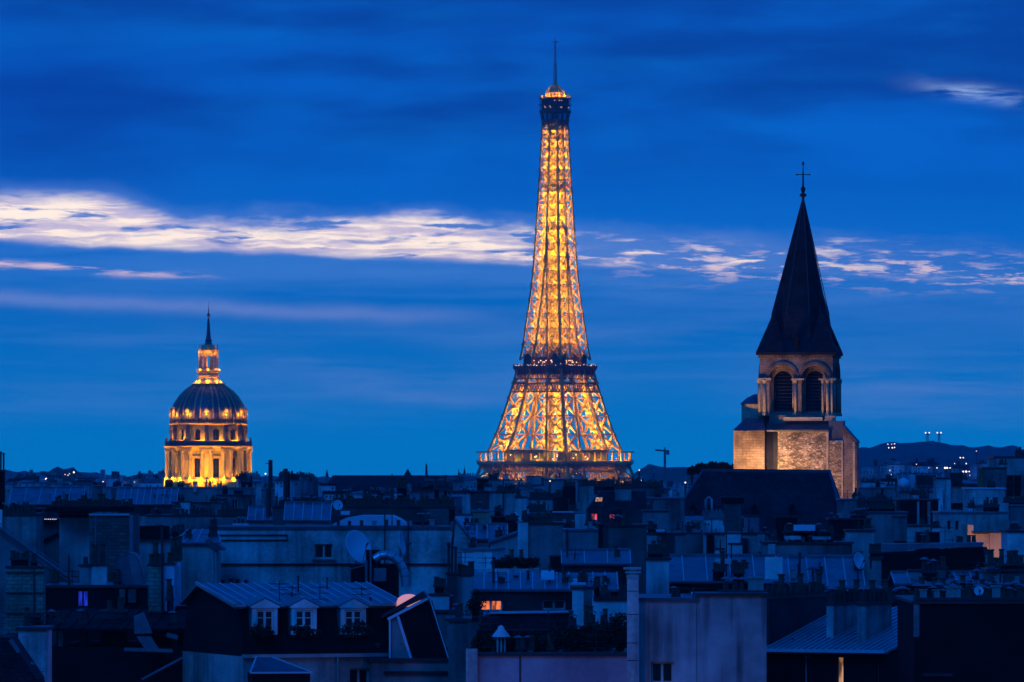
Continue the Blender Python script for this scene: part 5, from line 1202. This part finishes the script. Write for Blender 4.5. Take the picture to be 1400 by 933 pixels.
h.chimney(997, 1015, 745, 0, m_='white', v=-2, dv=1.2, bottom=775); h.chimney(978, 990, 752, 0, m_='white', v=-2.4, dv=.8, bottom=765); h.chimney(1018, 1038, 707, 0, m_='zinc', v=.5, dv=1, drop=2); h.clutter(12, 1018, 1050, 729, .3); h.mast(1060, 716, 745, .05, -.5)
m = h.mb(); m.box(h.u(905), h.u(1046), -4, -3.94, h.z(758.8), h.z(757.4)); m.build('railing', 'zinc', h.root)
h = BLD('tall fluted dark chimney block in front of the slate church roof', 991, 1013, 684, 560, 'dirty', 2, cop=None); h.chimney(986, 1017, 681, 3, 'plain', 'black', v=-.1, dv=1.4, drop=.5)
h = BLD('low roof with a white oblong panel, right of the piers', 1046, 1165, 744, 425, 'grey', 6); h.band(1050, 1060, 744, 780, 'pale', 'pilaster'); 
m = h.mb(); m.box(h.u(1086), h.u(1115), .5, 1.3, h.z(726), h.z(718)); m.build('roof_vent', 'dish', h.root); m = h.mb(); m.box(h.u(1073), h.u(1095), .1, .6, h.z(738), h.z(733)); m.box(h.u(1111), h.u(1136), .1, .6, h.z(738), h.z(734)); m.build('roof_box', 'pale', h.root)
h.chimney(1072, 1140, 729, 12, ['plain', 'cap'], 'black', v=1.5, dv=.7, drop=2.0); h.clutter(14, 1070, 1160, 742, .4); h.chimney(1060, 1090, 708, 0, m_='black', v=4, drop=4); 
m = h.mb(); m.bar((h.u(1060), -3, h.z(759, 1060, -3)), (h.u(1163), -3, h.z(759, 1163, -3)), .1, .08); m.build('railing', 'zinc', h.root)
h = BLD('black clump of roof plant with metal cowls, between slate roof and grey wall', 1134, 1190, 711, 470, 'black', 4); h.clutter(14, 1136, 1185, 710, .4); h.chimney(1165, 1183, 706, 5, 'cap', 'black', v=1)
h = BLD('small grey wall below the black roof plant', 1158, 1195, 727, 440, 'cream', 3)
h = BLD('plain dusky wall right of the bell tower foot', 1172, 1240, 702, 500, 'grey', 6, cop='lead'); h.chimney(1222, 1240, 708, 0, m_='grey', v=-.6, dv=.55, bottom=740); h.chimney(1178, 1224, 696, 14, 'plain', 'black', v=3, drop=1)
h = BLD('low roof with a terrace of dark pots by the bell tower foot', 1150, 1232, 684, 640, 'grey', 8, cop='zinc'); h.chimney(1172, 1220, 686, 12, 'plain', 'dark', v=-.6, dv=.4, drop=.5)
h = House('shed_roof', 'wide black lean-to roof with a pale upper edge, at the right', 'building', 1203, 1345, 752, 385, 9, 0); h.wall('black', zt=h.z(757)); m = h.mb(); m.prism([(h.u(1208), -.2, h.z(756)), (h.u(1343), -.2, h.z(747)), (h.u(1352), -.2, h.z(795)), (h.u(1345), -.2, h.z(820)), (h.u(1205), -.2, h.z(820))], (0, .18, 0)); m.build('roof_face', 'black', h.root)
m = h.mb(); m.prism([(h.u(1203), -.3, h.z(744)), (h.u(1345), -.3, h.z(742)), (h.u(1342), -.3, h.z(748)), (h.u(1265), -.3, h.z(750)), (h.u(1215), -.3, h.z(754)), (h.u(1203), -.3, h.z(750))], (0, 3, 0)); m.build('roof_edge', 'zinc', h.root)
m = h.mb(); m.prism([(h.u(1343), -.1, h.z(748)), (h.u(1349), -.1, h.z(748)), (h.u(1356), -.1, h.z(790)), (h.u(1352), -.1, h.z(790))], (0, .5, 0)); m.build('verge', 'grey', h.root)
h = BLD('low dark roofs with white flue hoods under the wide lean-to roof', 1225, 1350, 800, 340, 'black', 6, rise=.5, seam=.8); h.chimney(1243, 1264, 782, 0, m_='grey', v=1, drop=2); h.chimney(1279, 1293, 778, 2, 'plain', 'dirty', v=.5); h.clutter(10, 1265, 1340, 795, .4); h.chimney(1262, 1280, 784, 3, 'cap', 'black', v=.4)
h.chimney(1348, 1356, 772, 1, 'square', 'grey', v=0)
h = House('lit_gable', 'stepped wall lit warm tan by a street light, at the right', 'building', 1331, 1377, 729, 430, 6)
h.wall('ochre', u0=h.u(1353), u1=h.u(1377), zt=h.z(729)); h.wall('ochre', u0=h.u(1331), u1=h.u(1352.6), zt=h.z(730), v0=.15, name='side_wall'); h.wall('ochre', u0=h.u(1323), u1=h.u(1331), zt=h.z(718), v0=.05, name='chimney'); h.coping('dark', h=.06)
lamp('street_light', (X(1352, 424), 424, Z(797, 424)), 1500, (1, .52, .27), .2, 46, (X(1354, 430), 430, Z(746, 430)), .5)
# right-hand cluster
h = BLD('blue-grey tower block with one big black opening, at the right edge', 1360, 1440, 626, 620, 'cream', 10, win=[(1375, 1397, 650, 680, 'black', 'grey')]); 
h = BLD('square blue-grey block with a pink-lit side strip, right', 1345, 1375, 641, 600, 'grey', 8); h.chimney(1340, 1345.5, 642, 0, m_='ochre', v=.3, dv=3, drop=2, bottom=668, cap=None)
lamp('street_light', (X(1336, 592), 592, Z(672, 592)), 330, (1, .42, .28), .1, 34, (X(1343, 600), 600.5, Z(652, 600)), .4)
h = BLD('wide pale ledge building below the block with the pink-lit strip', 1325, 1374, 669, 585, 'pale', 8, cop='paleroof')
h = BLD('blue wall with a dark recessed balcony, right', 1290, 1345, 664, 640, 'cream', 8, win=[(1298, 1318, 688, 697, 'black', 'dark')]); h.chimney(1299, 1316, 648, 0, m_='dark', v=-.3, dv=.3, bottom=664); h.chimney(1298, 1306, 662, 3, 'plain', 'black', v=1)
h = BLD('light upright stack between the dark recess and the blue wall, right', 1281, 1300, 655, 600, 'pale', 5); h.chimney(1281, 1289, 668, 0, m_='white', v=-.6, dv=.5, cap=None, bottom=760)
h = BLD('deep dark recessed facade right of the dusky wall', 1231, 1283, 684, 560, 'black', 6, cop='lead'); h.chimney(1254, 1257, 686, 0, m_='cream', v=-.3, dv=.25, cap=None, bottom=730); h.chimney(1268, 1272, 686, 0, m_='cream', v=-.3, dv=.25, cap=None, bottom=730); h.mast(1269, 668, 684, .1, 0)
h = BLD('low cream wall under the deep dark recess', 1238, 1272, 720, 520, 'cream', 4)
h = BLD('tan-lit door jambs and dark hut at the foot of the recess', 1255, 1285, 728, 470, 'black', 3, win=[(1265, 1271, 731, 743, 'lit', 'ochre')], cop=None)
h = BLD('blue-grey block with pots and an aerial, above the tan lit wall', 1284, 1378, 702, 520, 'cream', 8, cop='zinc', win=[(1295, 1300, 712, 725), (1306, 1311, 712, 725)]); h.mast(1331, 680, 702, .05); h.mast(1350, 688, 702, .06); h.chimney(1345, 1365, 694, 5, 'tall', 'black', v=1)
h = BLD('dim wall strip with a pale pier above the tan lit gable', 1340, 1440, 692, 540, 'grey', 6, cop='zinc'); h.chimney(1366, 1379, 688, 0, m_='pale', v=-.5, dv=.45, cap=None, bottom=730); h.chimney(1357, 1366, 692, 0, m_='black', v=-.5, dv=.45, bottom=712); h.chimney(1382, 1420, 730, 5, 'plain', 'dark', v=-1); h.chimney(1372, 1410, 688, 12, 'plain', 'black', v=1)
h = BLD('hazy block with a dark band and a round white vent, right of the bell tower', 1230, 1290, 672, 760, 'cream', 8, rise=2.0); h.chimney(1244, 1250, 648, 0, m_='pale', v=0); m = h.mb(True); m.lathe([(.01, -.6), (.6, -.4), (.75, 0), (.6, .5), (.01, .8)], 12, (h.u(1235), -.5, h.z(662))); m.build('round_vent', 'dish', h.root); h.band(1253, 1280, 650, 664, 'dark', 'roof_box', .8, 1)
h = BLD('hazy flat block with a pale attic, just right of the bell tower', 1176, 1232, 668, 800, 'grey', 10, cop='zinc'); h.chimney(1178, 1197, 660, 4, 'cap', 'pale', v=1, drop=2); h.chimney(1205, 1208, 662, 0, m_='white', v=0, drop=3); h.chimney(1212, 1228, 664, 3, 'plain', 'cream', v=1, drop=2)
# --- centre background
h = House('mansard_house', 'dark mansard with two pink-lit windows and a glowing skylight, centre right', 'house', 803, 884, 697, 640, 9, 0)
h.wall('dark', [(808, 817, 702, 712, 'litred', 'pale'), (833, 841, 703, 712, 'litred', 'dark')]); z1 = h.z(672); m = h.mb()
m.add([(0, 0, h.zt), (h.W, 0, h.zt), (h.W, 2, z1), (1.4, 2, z1), (0, 9, h.zt), (h.W, 9, h.zt), (h.W, 7, z1), (1.4, 7, z1)], [(0, 1, 2, 3), (4, 7, 6, 5), (0, 3, 7, 4), (1, 5, 6, 2), (3, 2, 6, 7)]); m.build('mansard_slope', 'slate', h.root)
m = h.mb(); v = .9; m.prism([(h.u(814), .68, h.z(686, 814, v)), (h.u(823), .68, h.z(686, 823, v)), (h.u(824), .95, h.z(681, 824, v)), (h.u(815), .95, h.z(681, 815, v))], (0, -.12, .05)); m.build('skylight', 'lit', h.root)
h.chimney(841, 863, 669, 8, 'plain', 'cream', v=1, dv=1.6, drop=5); h.band(806, 880, 717, 720, 'dark')
h = BLD('pale wall wedge between the glowing skylight roof and its dark neighbour', 793, 812, 664, 650, 'cream', 6); h.chimney(796, 812, 663, 6, 'plain', 'black', v=1, drop=.5)
h = BLD('grey block with a long dark row of pots, left of the slate church roof', 862, 906, 667, 680, 'grey', 8); h.chimney(812, 906, 666, 26, ['plain', 'tall'], 'black', v=1, drop=.4, ph=1.2)
h = BLD('dim wall with a pale coping tucked left of the slate church roof', 882, 936, 682, 660, 'grey', 8, cop='zinc')
h = BLD('long blue-grey wall below the dim coping, left of the slate church roof', 880, 914, 700, 560, 'grey', 6)
h = BLD('dark tall slab with pots in front of the lattice tower base, right', 770, 787, 666, 600, 'black', 6, cop=None); h.chimney(771, 786, 665, 5, 'plain', 'black', v=1)
h = BLD('pale wall with a fringe of pots, below the lattice tower base', 723, 757, 683, 600, 'cream', 7); h.chimney(724, 770, 681, 14, ['plain', 'tall'], 'black', v=1, drop=.4); h.chimney(756, 771, 683, 0, m_='dark', v=-.2, cap=None)
h = BLD('blue wall stub with tilted skylight, left of the fringe of pots', 704, 720, 681, 620, 'pale', 5); h.chimney(705, 712, 679, 3, 'tall', 'black', v=1)
m = h.mb(); m.prism([(h.u(702), -8, h.z(704, 702, -8)), (h.u(705), -8, h.z(703, 705, -8)), (h.u(712), -8, h.z(710, 712, -8)), (h.u(709), -8, h.z(711, 709, -8))], (0, .3, .2)); m.build('skylight', 'dish', h.root)
h = BLD('low terrace range with a pale rail and pots, centre', 716, 800, 702, 520, 'dirty', 5, cop=None); h.chimney(724, 746, 700, 8, 'tall', 'grey', v=.5, drop=2); m = h.mb(); m.box(h.u(746), h.u(784), -.2, 2, h.z(701), h.z(699.5)); m.build('coping', 'paleroof', h.root); h.chimney(786, 800, 703, 0, m_='pale', v=-.1, cap=None); h.clutter(5, 748, 790, 716, -.6)
h = BLD('square blue wall with a party-wall ridge and thin mast, centre', 669, 704, 674, 580, 'cream', 6); h.mast(688, 655, 720, .07, -.3); h.chimney(679, 704, 672, 8, 'plain', 'black', v=1.5, drop=.5)
h = BLD('dark blank block left of the square blue wall', 643, 671, 673, 590, 'dirty', 6); h.chimney(652, 668, 656, 0, m_='dark', v=3, dv=3, drop=4)
h = BLD('beige flat gable strip below the dark blank block', 646, 669, 700, 540, 'ochre', 4, cop='zinc'); h.chimney(620, 645, 705, 0, m_='paleroof', v=0, dv=2); h.chimney(634, 655, 716, 5, 'cap', 'black', v=-2)
h = BLD('dim clump of roofs and pots below the square blue wall', 672, 708, 708, 500, 'black', 5); h.chimney(676, 684, 700, 3, 'plain', 'black', v=.5); h.chimney(692, 708, 712, 5, 'plain', 'black', v=-.5); h.clutter(6, 672, 708, 708, .5)
h = BLD('flat-topped bluish block in front of the lattice tower base, centre', 703, 745, 664, 900, 'grey', 9); h.chimney(720, 740, 652, 0, m_='grey', v=2, dv=5, drop=3); h.chimney(740, 744, 655, 1, 'pipe', 'dark', v=1)
h = BLD('bluish block with railings against the lit foot of the lattice tower', 745, 798, 657, 880, 'grey', 9, cop='darkmetal'); h.chimney(790, 797, 657, 0, m_='dark', v=-.5, cap=None, drop=3)
h = BLD('stepped bluish block left of the lattice tower foot', 654, 704, 657, 950, 'grey', 9); h.chimney(668, 680, 652, 5, 'plain', 'dark', v=1); h.chimney(688, 695, 650, 1, 'pipe', 'grey', v=1)
# --- left background around the dome
h = BLD('long flat block directly in front of the gilded dome', 234, 345, 668, 800, 'grey', 10, cop='zinc'); h.chimney(264, 269, 660, 0, m_='cream', v=-.4, bottom=673); h.chimney(243, 262, 661, 0, m_='darkmetal', v=1, dv=.3, drop=.25, cap=None); h.chimney(226, 236, 662, 4, 'plain', 'black', v=1); h.chimney(330, 345, 660, 5, 'tall', 'black', v=1); h.clutter(12, 240, 345, 667, .5); h.mast(243, 655, 668, .06); h.mast(302, 658, 668, .08)
h = BLD('pale wall stub with dark chimneys below the gilded dome', 296, 345, 678, 640, 'grey', 8, win=[(317, 325, 684, 697), (341, 349, 685, 695)]); h.chimney(293, 311, 688, 6, ['plain', 'cap'], 'dirty', v=-1, drop=3); h.chimney(320, 332, 672, 0, m_='dark', v=2, drop=2)
h = BLD('hazy range with a white chimney box, below the gilded dome', 236, 300, 688, 600, 'grey', 8); h.chimney(246, 260, 687, 0, m_='pale', v=-.5, drop=1.5); h.chimney(238, 246, 694, 2, 'plain', 'palepot' if False else 'cream', v=-1); h.clutter(10, 240, 300, 704, -1)
h = BLD('long low wall with a line of small dark pots, left of centre', 200, 372, 706, 540, 'grey', 6, cop='darkmetal'); h.chimney(236, 290, 705, 10, 'plain', 'black', v=.4, drop=.3); h.chimney(298, 365, 705, 18, ['plain', 'plain', 'tall'], 'black', v=.4, drop=.3)
h.chimney(318, 346, 716, 5, 'cap', 'paleroof', v=-3, dv=1.5, drop=.3, cap=None)
h = BLD('broad hazy roof with a sloping dark verge, left of the gilded dome', 160, 240, 690, 620, 'dark', 8, rise=1.5); h.band(182, 215, 706, 735, 'cream', 'wall_panel')
h = BLD('low pale-roofed hazy range at the far left', 14, 112, 690, 640, 'dark', 8, rise=1.6, roofm='zinc', seam=1.5); h.clutter(8, 20, 100, 688, .5)
h = BLD('black blank wall behind the row of pots at the far left', 14, 62, 697, 520, 'black', 5)
# --- long hip roof on the skyline
YH2 = 1500; e = empty('long_hip_roof_hall', (X(520, YH2), YH2, ground(YH2)), 'very long dark hip-roofed hall on the skyline left of the lattice tower', 'building')
Qh = lambda a, b, y: (X(a, y), y, Z(b, y))
m = MB(); m.add([Qh(432, 682, 1490), Qh(640, 682, 1490), Qh(455, 650, 1502), Qh(628, 650, 1502), Qh(436, 682, 1514), Qh(640, 682, 1514)], [(0, 1, 3, 2), (0, 2, 4), (1, 5, 3), (2, 3, 5, 4), (0, 4, 5, 1)]); m.build('roof', 'slate', e)
m = MB(); m.box(X(434, 1492), X(638, 1492), 1492, 1512, ground(1500), Z(682.5, 1492)); m.build('wall', 'grey', e)
def spirelet(label, px, pyt, pyb, wpx, Y, name, cat, cone=True):
    e = empty(name, (X(px, Y), Y, ground(Y)), label, cat); w = wpx * Y / F / 2; m = MB(); x = X(px, Y)
    m.box(x - w, x + w, Y - w, Y + w, ground(Y), Z(pyb, Y)); m.build('tower_body', 'grey', e)
    m = MB(); k = .02 if cone else .7; b = 1.15; z0, z1 = Z(pyb, Y), Z(pyt, Y)
    m.add([(x - w * b, Y - w * b, z0), (x + w * b, Y - w * b, z0), (x + w * b, Y + w * b, z0), (x - w * b, Y + w * b, z0), (x - w * k, Y - w * k, z1), (x + w * k, Y - w * k, z1), (x + w * k, Y + w * k, z1), (x - w * k, Y + w * k, z1)], [(0, 3, 2, 1), (4, 5, 6, 7), (0, 1, 5, 4), (1, 2, 6, 5), (2, 3, 7, 6), (3, 0, 4, 7)]); m.build('roof', 'slate', e)
spirelet('small pointed spire on the skyline left of the long hip roof', 447, 641, 652, 4, 2200, 'church_spire', 'spire')
spirelet('little pyramid-roofed turret just above the long hip roof', 557.5, 641, 650, 9, 2000, 'roof_turret', 'turret')
spirelet('thin flat-topped tower on the skyline above the long hip roof', 583, 634.5, 652, 3.2, 2600, 'thin_tower', 'tower', False)
spirelet('needle spire on the skyline close left of the lattice tower', 627, 640, 650, 2, 2300, 'church_spire', 'spire')
spirelet('short spire beside the needle spire, left of the lattice tower', 635, 637, 648, 3, 2300, 'church_spire', 'spire')
spirelet('tiny flat tower on the far left skyline', 162, 645, 652, 3, 3200, 'thin_tower', 'tower', False)
spirelet('thin spire between the two tall flues and the long hip roof', 425, 646, 652, 2, 2700, 'church_spire', 'spire')
# crane on the right hill and two masts
YC = 6500; e = empty('tower_crane', (X(909, YC), YC, 5), 'tower crane with a short jib on the wooded hill right of the lattice tower', 'crane')
m = MB(); m.bar((X(909, YC), YC, 5), (X(909, YC), YC, Z(617, YC)), 2.4); m.build('mast', 'darkmetal', e); m = MB(); m.bar((X(896, YC), YC, Z(615.5, YC)), (X(915, YC), YC, Z(617, YC)), 1.8); m.bar((X(909, YC), YC, Z(617, YC)), (X(909, YC), YC, Z(612, YC)), 1.4); m.box(X(911, YC), X(915, YC), YC - 2, YC + 2, Z(622, YC), Z(617, YC)); m.build('jib', 'darkmetal', e)
for px, w in ((1268, 'left'), (1284, 'right')):
    YM = 8900; e = empty('radio_mast', (X(px, YM), YM, Z(610, YM)), 'lamp-tipped radio mast on the wooded hill, %s one of the pair' % w, 'mast', 'pair of masts on the hill'); x = X(px, YM)
    m = MB(); m.bar((x - 2, YM, Z(612, YM)), (x - .6, YM, Z(592, YM)), .8); m.bar((x + 2, YM, Z(612, YM)), (x + .6, YM, Z(592, YM)), .8); m.bar((x - 3, YM, Z(594, YM)), (x + 3, YM, Z(594, YM)), 1.2)
    for k in range(6): m.bar((x - 1.6 + .2 * k, YM, Z(610 - 3 * k, YM)), (x + 1.6 - .2 * k, YM, Z(607 - 3 * k, YM)), .6)
    m.build('lattice', 'darkmetal', e)
    for s in (-1, 1): m = MB(); m.lathe([(.01, -1.4), (1.4, 0), (.01, 1.4)], 8, (x + s * 2.6, YM, Z(592, YM))); m.build('lamp_bulb', 'bulb', e)
# trees on the far crest and by the church roof
def tree(label, px, pyt, wpx, Y, seed, group=None, name='tree'):
    rnd = random.Random(seed); x, zt = X(px, Y), Z(pyt, Y); g0 = ground(Y); w = wpx * Y / F / 2
    e = empty(name, (x, Y, g0), label, 'tree', group); m = MB(); m.tube((x, Y, g0), (x, Y, zt - w * .9), .35, .15, 8)
    for k in range(7): a = rnd.uniform(0, 6.28); m.tube((x, Y, zt - w * rnd.uniform(1.3, 2)), (x + math.cos(a) * w * .7, Y + math.sin(a) * w * .7, zt - w * rnd.uniform(.4, .9)), .12, .04, 5)
    m.build('trunk', 'bark', e); m = MB()
    for k in range(22):
        a, b = rnd.uniform(0, 6.28), rnd.uniform(.1, 1); c = (x + math.cos(a) * w * .72 * b, Y + math.sin(a) * w * .6 * b, zt - w * rnd.uniform(.25, 1.5))
        leaves(m, c, (w * .3, w * .3, w * .24), 110, .3, rnd)
    m.build('crown', 'foliage', e)
for i, (a, b, w) in enumerate(((958, 634, 18), (972, 632, 20), (988, 633, 18), (1000, 635, 16), (946, 639, 12))): tree('dark leafy tree rising behind the left end of the slate church roof', a, b, w, 790 + i * 3, 200 + i, 'trees behind the slate church roof')

# small things that collect on every near roof: thin aerials, vent pipes, squat flues
for h in list(HL):
    x0, x1, yt = h.px
    if not (262 < h.Y < 392) or x1 - x0 < 28 or h.root.name.startswith(('garden', 'flue', 'white_panel', 'hipped')): continue
    r = random.Random(int(x0 * 3 + yt)); n = max(1, int((min(x1, 1400) - x0) / 40)); ribbed = h.root['label'].startswith('ribbed')
    for k in range(n):
        p = r.uniform(max(x0, 0) + 3, min(x1, 1400) - 3); v = r.uniform(1.0, 3.5)
        h.mast(p, yt - r.uniform(14, 34), yt + 6, .022, v, 'aerial', cross=r.choice([2, 3, 4]))
        if not ribbed and 'dormers' not in h.root['label']:
            p = r.uniform(max(x0, 0) + 3, min(x1, 1400) - 14); h.chimney(p, p + r.uniform(6, 12), yt - r.uniform(4, 9), 2, ['plain', 'tall', 'cap'], r.choice(['dirty', 'grey', 'dark']), v=v, dv=.45, drop=1.6, ph=.8)
        p = r.uniform(max(x0, 0) + 3, min(x1, 1400) - 3); h.mast(p, yt - r.uniform(5, 12), yt + 6, .06, v, 'vent_pipe')
# ================================================================ THE FAR CITY
def far(label, group, x0, x1, ya, yb, Ya, Yb, n, seed, lit=.0, wmin=9, wmax=26):
    rnd = random.Random(seed)
    for i in range(n):
        t = (i + rnd.uniform(.0, 1)) / n; f = rnd.random(); Y = Ya + (Yb - Ya) * f; py = yb + (ya - yb) * f + rnd.uniform(-2, 2); w = rnd.uniform(wmin, wmax); px = x0 + (x1 - x0) * t - w / 2
        h = House('far_building', label, 'building', px, px + w, py, Y, rnd.uniform(9, 16), rnd.uniform(-25, 25), group); ww = []
        tall = h.zt - h.zb
        for r in range(2):
            for c in range(int(w / 5)):
                if rnd.random() < .55: a = px + 2 + c * 5 + rnd.uniform(0, 1); b = py + 2.5 + r * 4.2; ww.append((a, a + 1.7, b, b + 2.2, rnd.choice(['litwhite', 'lit']) if rnd.random() < lit else 'glass', 'grey'))
        m_ = rnd.choice(['cream', 'pale', 'pale', 'cream', 'grey', 'white']); m = h.mb(); zb2 = h.zb
        m.box(0, h.W, 0, h.depth, zb2, h.zt); h_o = m.build('wall', m_, h.root)
        for a, b, c, d, k, fr in ww:
            q = h.mb(); u0, u1, z1, z0 = h.u(a), h.u(b), h.z(c, a), h.z(d, a)
            if u1 > h.W - .2: continue
            q.box(u0, u1, -.12, .02, z0, z1); q.build('window', k, h.root)
        r = rnd.random(); q = h.mb(); rh = rnd.uniform(2.5, 7) * Y / F
        if r < .45: q.add([(-.3, -.3, h.zt), (h.W + .3, -.3, h.zt), (h.W + .3, h.depth + .3, h.zt), (-.3, h.depth + .3, h.zt), (1.2, h.depth / 2, h.zt + rh), (h.W - 1.2, h.depth / 2, h.zt + rh)], [(0, 1, 5, 4), (1, 2, 5), (2, 3, 4, 5), (3, 0, 4), (0, 3, 2, 1)])
        elif r < .75: q.prism([(-.02, -.02, h.zt + .01), (h.W + .02, -.02, h.zt + .01), (h.W + .02, 1.2, h.zt + rh), (-.02, 1.2, h.zt + rh)], (0, 3, .0)); q.box(-.02, h.W + .02, 1.2, h.depth, h.zt + .012, h.zt + rh - .02)
        else: q.box(-.2, h.W + .2, -.2, h.depth + .2, h.zt + .01, h.zt + .4)
        q.build('roof', rnd.choice(['zinc', 'slate', 'lead', 'zinc']), h.root)
        for k in range(rnd.randint(1, 3)):
            q = h.mb(); u = rnd.uniform(.5, h.W - 2); cw = rnd.uniform(1.2, 3); ch = rnd.uniform(1.5, 5) * Y / F + (rh if r < .75 else 0); v = rnd.uniform(1, h.depth - 2)
            q.box(u, u + cw, v, v + .7, h.zt, h.zt + ch)
            for j in range(int(cw / .45)): q.lathe([(.16, h.zt + ch), (.14, h.zt + ch + rnd.uniform(.15, .45))], 6, (u + .25 + j * .45, v + .35, 0))
            q.build('chimney', rnd.choice(['grey', 'dirty', 'dark']), h.root)
far('hazy small building in the far city left of the gilded dome', 'far buildings left of the dome', -5, 225, 660, 690, 3000, 1000, 42, 1, .14)
far('tiny hazy block near the horizon left of the gilded dome', 'horizon blocks left of the dome', 0, 222, 653, 662, 5000, 3200, 26, 21, .12, 7, 20)
far('hazy building between the gilded dome and the long hip roof', 'far buildings right of the dome', 345, 450, 656, 690, 2600, 900, 22, 2, .06)
far('dim chimneyed building in front of the long hip roof', 'buildings before the long hip roof', 440, 640, 672, 690, 1300, 800, 20, 3, .0, 9, 22)
far('hazy building close left of the lattice tower foot', 'far buildings left of the tower foot', 612, 668, 655, 690, 2400, 900, 12, 4, .06)
far('hazy building in front of the foot of the lattice tower', 'buildings before the tower foot', 655, 870, 668, 690, 1700, 800, 20, 5, .03)
far('hazy block between the lattice tower and the slate church roof', 'far buildings right of the tower', 868, 950, 660, 676, 3000, 1300, 11, 6, .08)
far('small block far off below the wooded hill, right of the bell tower', 'blocks below the wooded hill', 1180, 1400, 634, 652, 4600, 2600, 40, 7, .15, 9, 30)
far('mid-distance building right of the bell tower', 'buildings right of the bell tower', 1178, 1400, 655, 690, 2200, 900, 34, 8, .06)
far('dark roof seen low between the bigger blocks', 'roofs filling the middle distance', -5, 1400, 708, 722, 770, 705, 34, 9, .0, 26, 50)
far('roof-topped block just beyond the left edge of the view', 'blocks beyond the left edge', -330, -62, 700, 800, 900, 330, 16, 31, .1, 40, 90)
far('roof-topped block just beyond the right edge of the view', 'blocks beyond the right edge', 1500, 1760, 690, 800, 900, 330, 14, 32, .1, 40, 90)
far('hazy far building beyond the left edge of the view', 'far blocks beyond the left edge', -420, -10, 656, 695, 3000, 950, 26, 33, .1, 12, 40)
far('hazy far building beyond the right edge of the view', 'far blocks beyond the right edge', 1412, 1800, 650, 690, 3000, 950, 26, 34, .1, 12, 40)
# lit windows and lamps of the far city
def glow(label, group, pts, Y, r=.27, name='street_lamp'):
    for px, py, s in pts:
        x, z = X(px, Y), Z(py, Y); e = empty(name, (x, Y, z - 6), label, 'street lamp', group)
        m = MB(); m.lathe([(.01, -r * s), (r * s * .8, -r * s * .5), (r * s, 0), (r * s * .8, r * s * .5), (.01, r * s)], 8, (x, Y, z)); m.build('lamp_bulb', 'bulb' if s > .8 else 'warmbulb', e)
        m = MB(); m.tube((x, Y + .6, z - 6), (x, Y + .6, z), .12); m.build('pole', 'darkmetal', e)
glow('white or amber lamp glowing in the far city left of the gilded dome', 'lamps left of the dome', [(35, 652, 1), (26, 666, .9), (63, 655, 1.5), (55, 660, 1.3), (60, 660, 1), (64, 661, .9), (77, 665, 1), (83, 666, 1.2), (88, 666, 1.4), (93, 650, .8), (89, 649, .7), (95, 648, .7), (101, 646, 1.4), (83, 660, .8), (141, 659, 1), (140, 663, .7), (114, 676, 1), (144, 675, .9), (150, 677, .8), (199, 664, .7), (212, 658, .6), (219, 662, .9)], 2500)
glow('lamp glowing beside the tall thin flues', 'lamps by the tall flues', [(363, 648, 1.3)], 2600)
glow('lamp glowing in the far city right of the lattice tower', 'lamps right of the tower', [(878, 657, 1.1), (874, 643, .7), (937, 660, .9), (752, 658, .8)], 860, .13)
glow('lamp glowing below the wooded hill, right of the bell tower', 'lamps below the wooded hill', [(1219, 649, 1), (1313, 626, 1.1), (1317, 626, 1), (1253, 635, .7), (1281, 640, 1), (1292, 640, 1.6), (1295, 640, 1.5), (1299, 640, 1), (1270, 640, .6), (1305, 634, .7), (1321, 634, 1), (1317, 645, 1.3), (1321, 645, 1.6), (1325, 645, 1), (1335, 617, .7), (1358, 633, .6)], 2550)
glow('lamp glowing on the wooded hill crest', 'lamps on the hill crest', [(1214, 607.5, .9), (1219, 607.5, .8), (1223, 607, 1), (1215, 612.5, 1.1), (1220, 612.5, 1.3), (1223, 612, 1)], 5500, .55)
# ================================================================ AIR
haze_box()
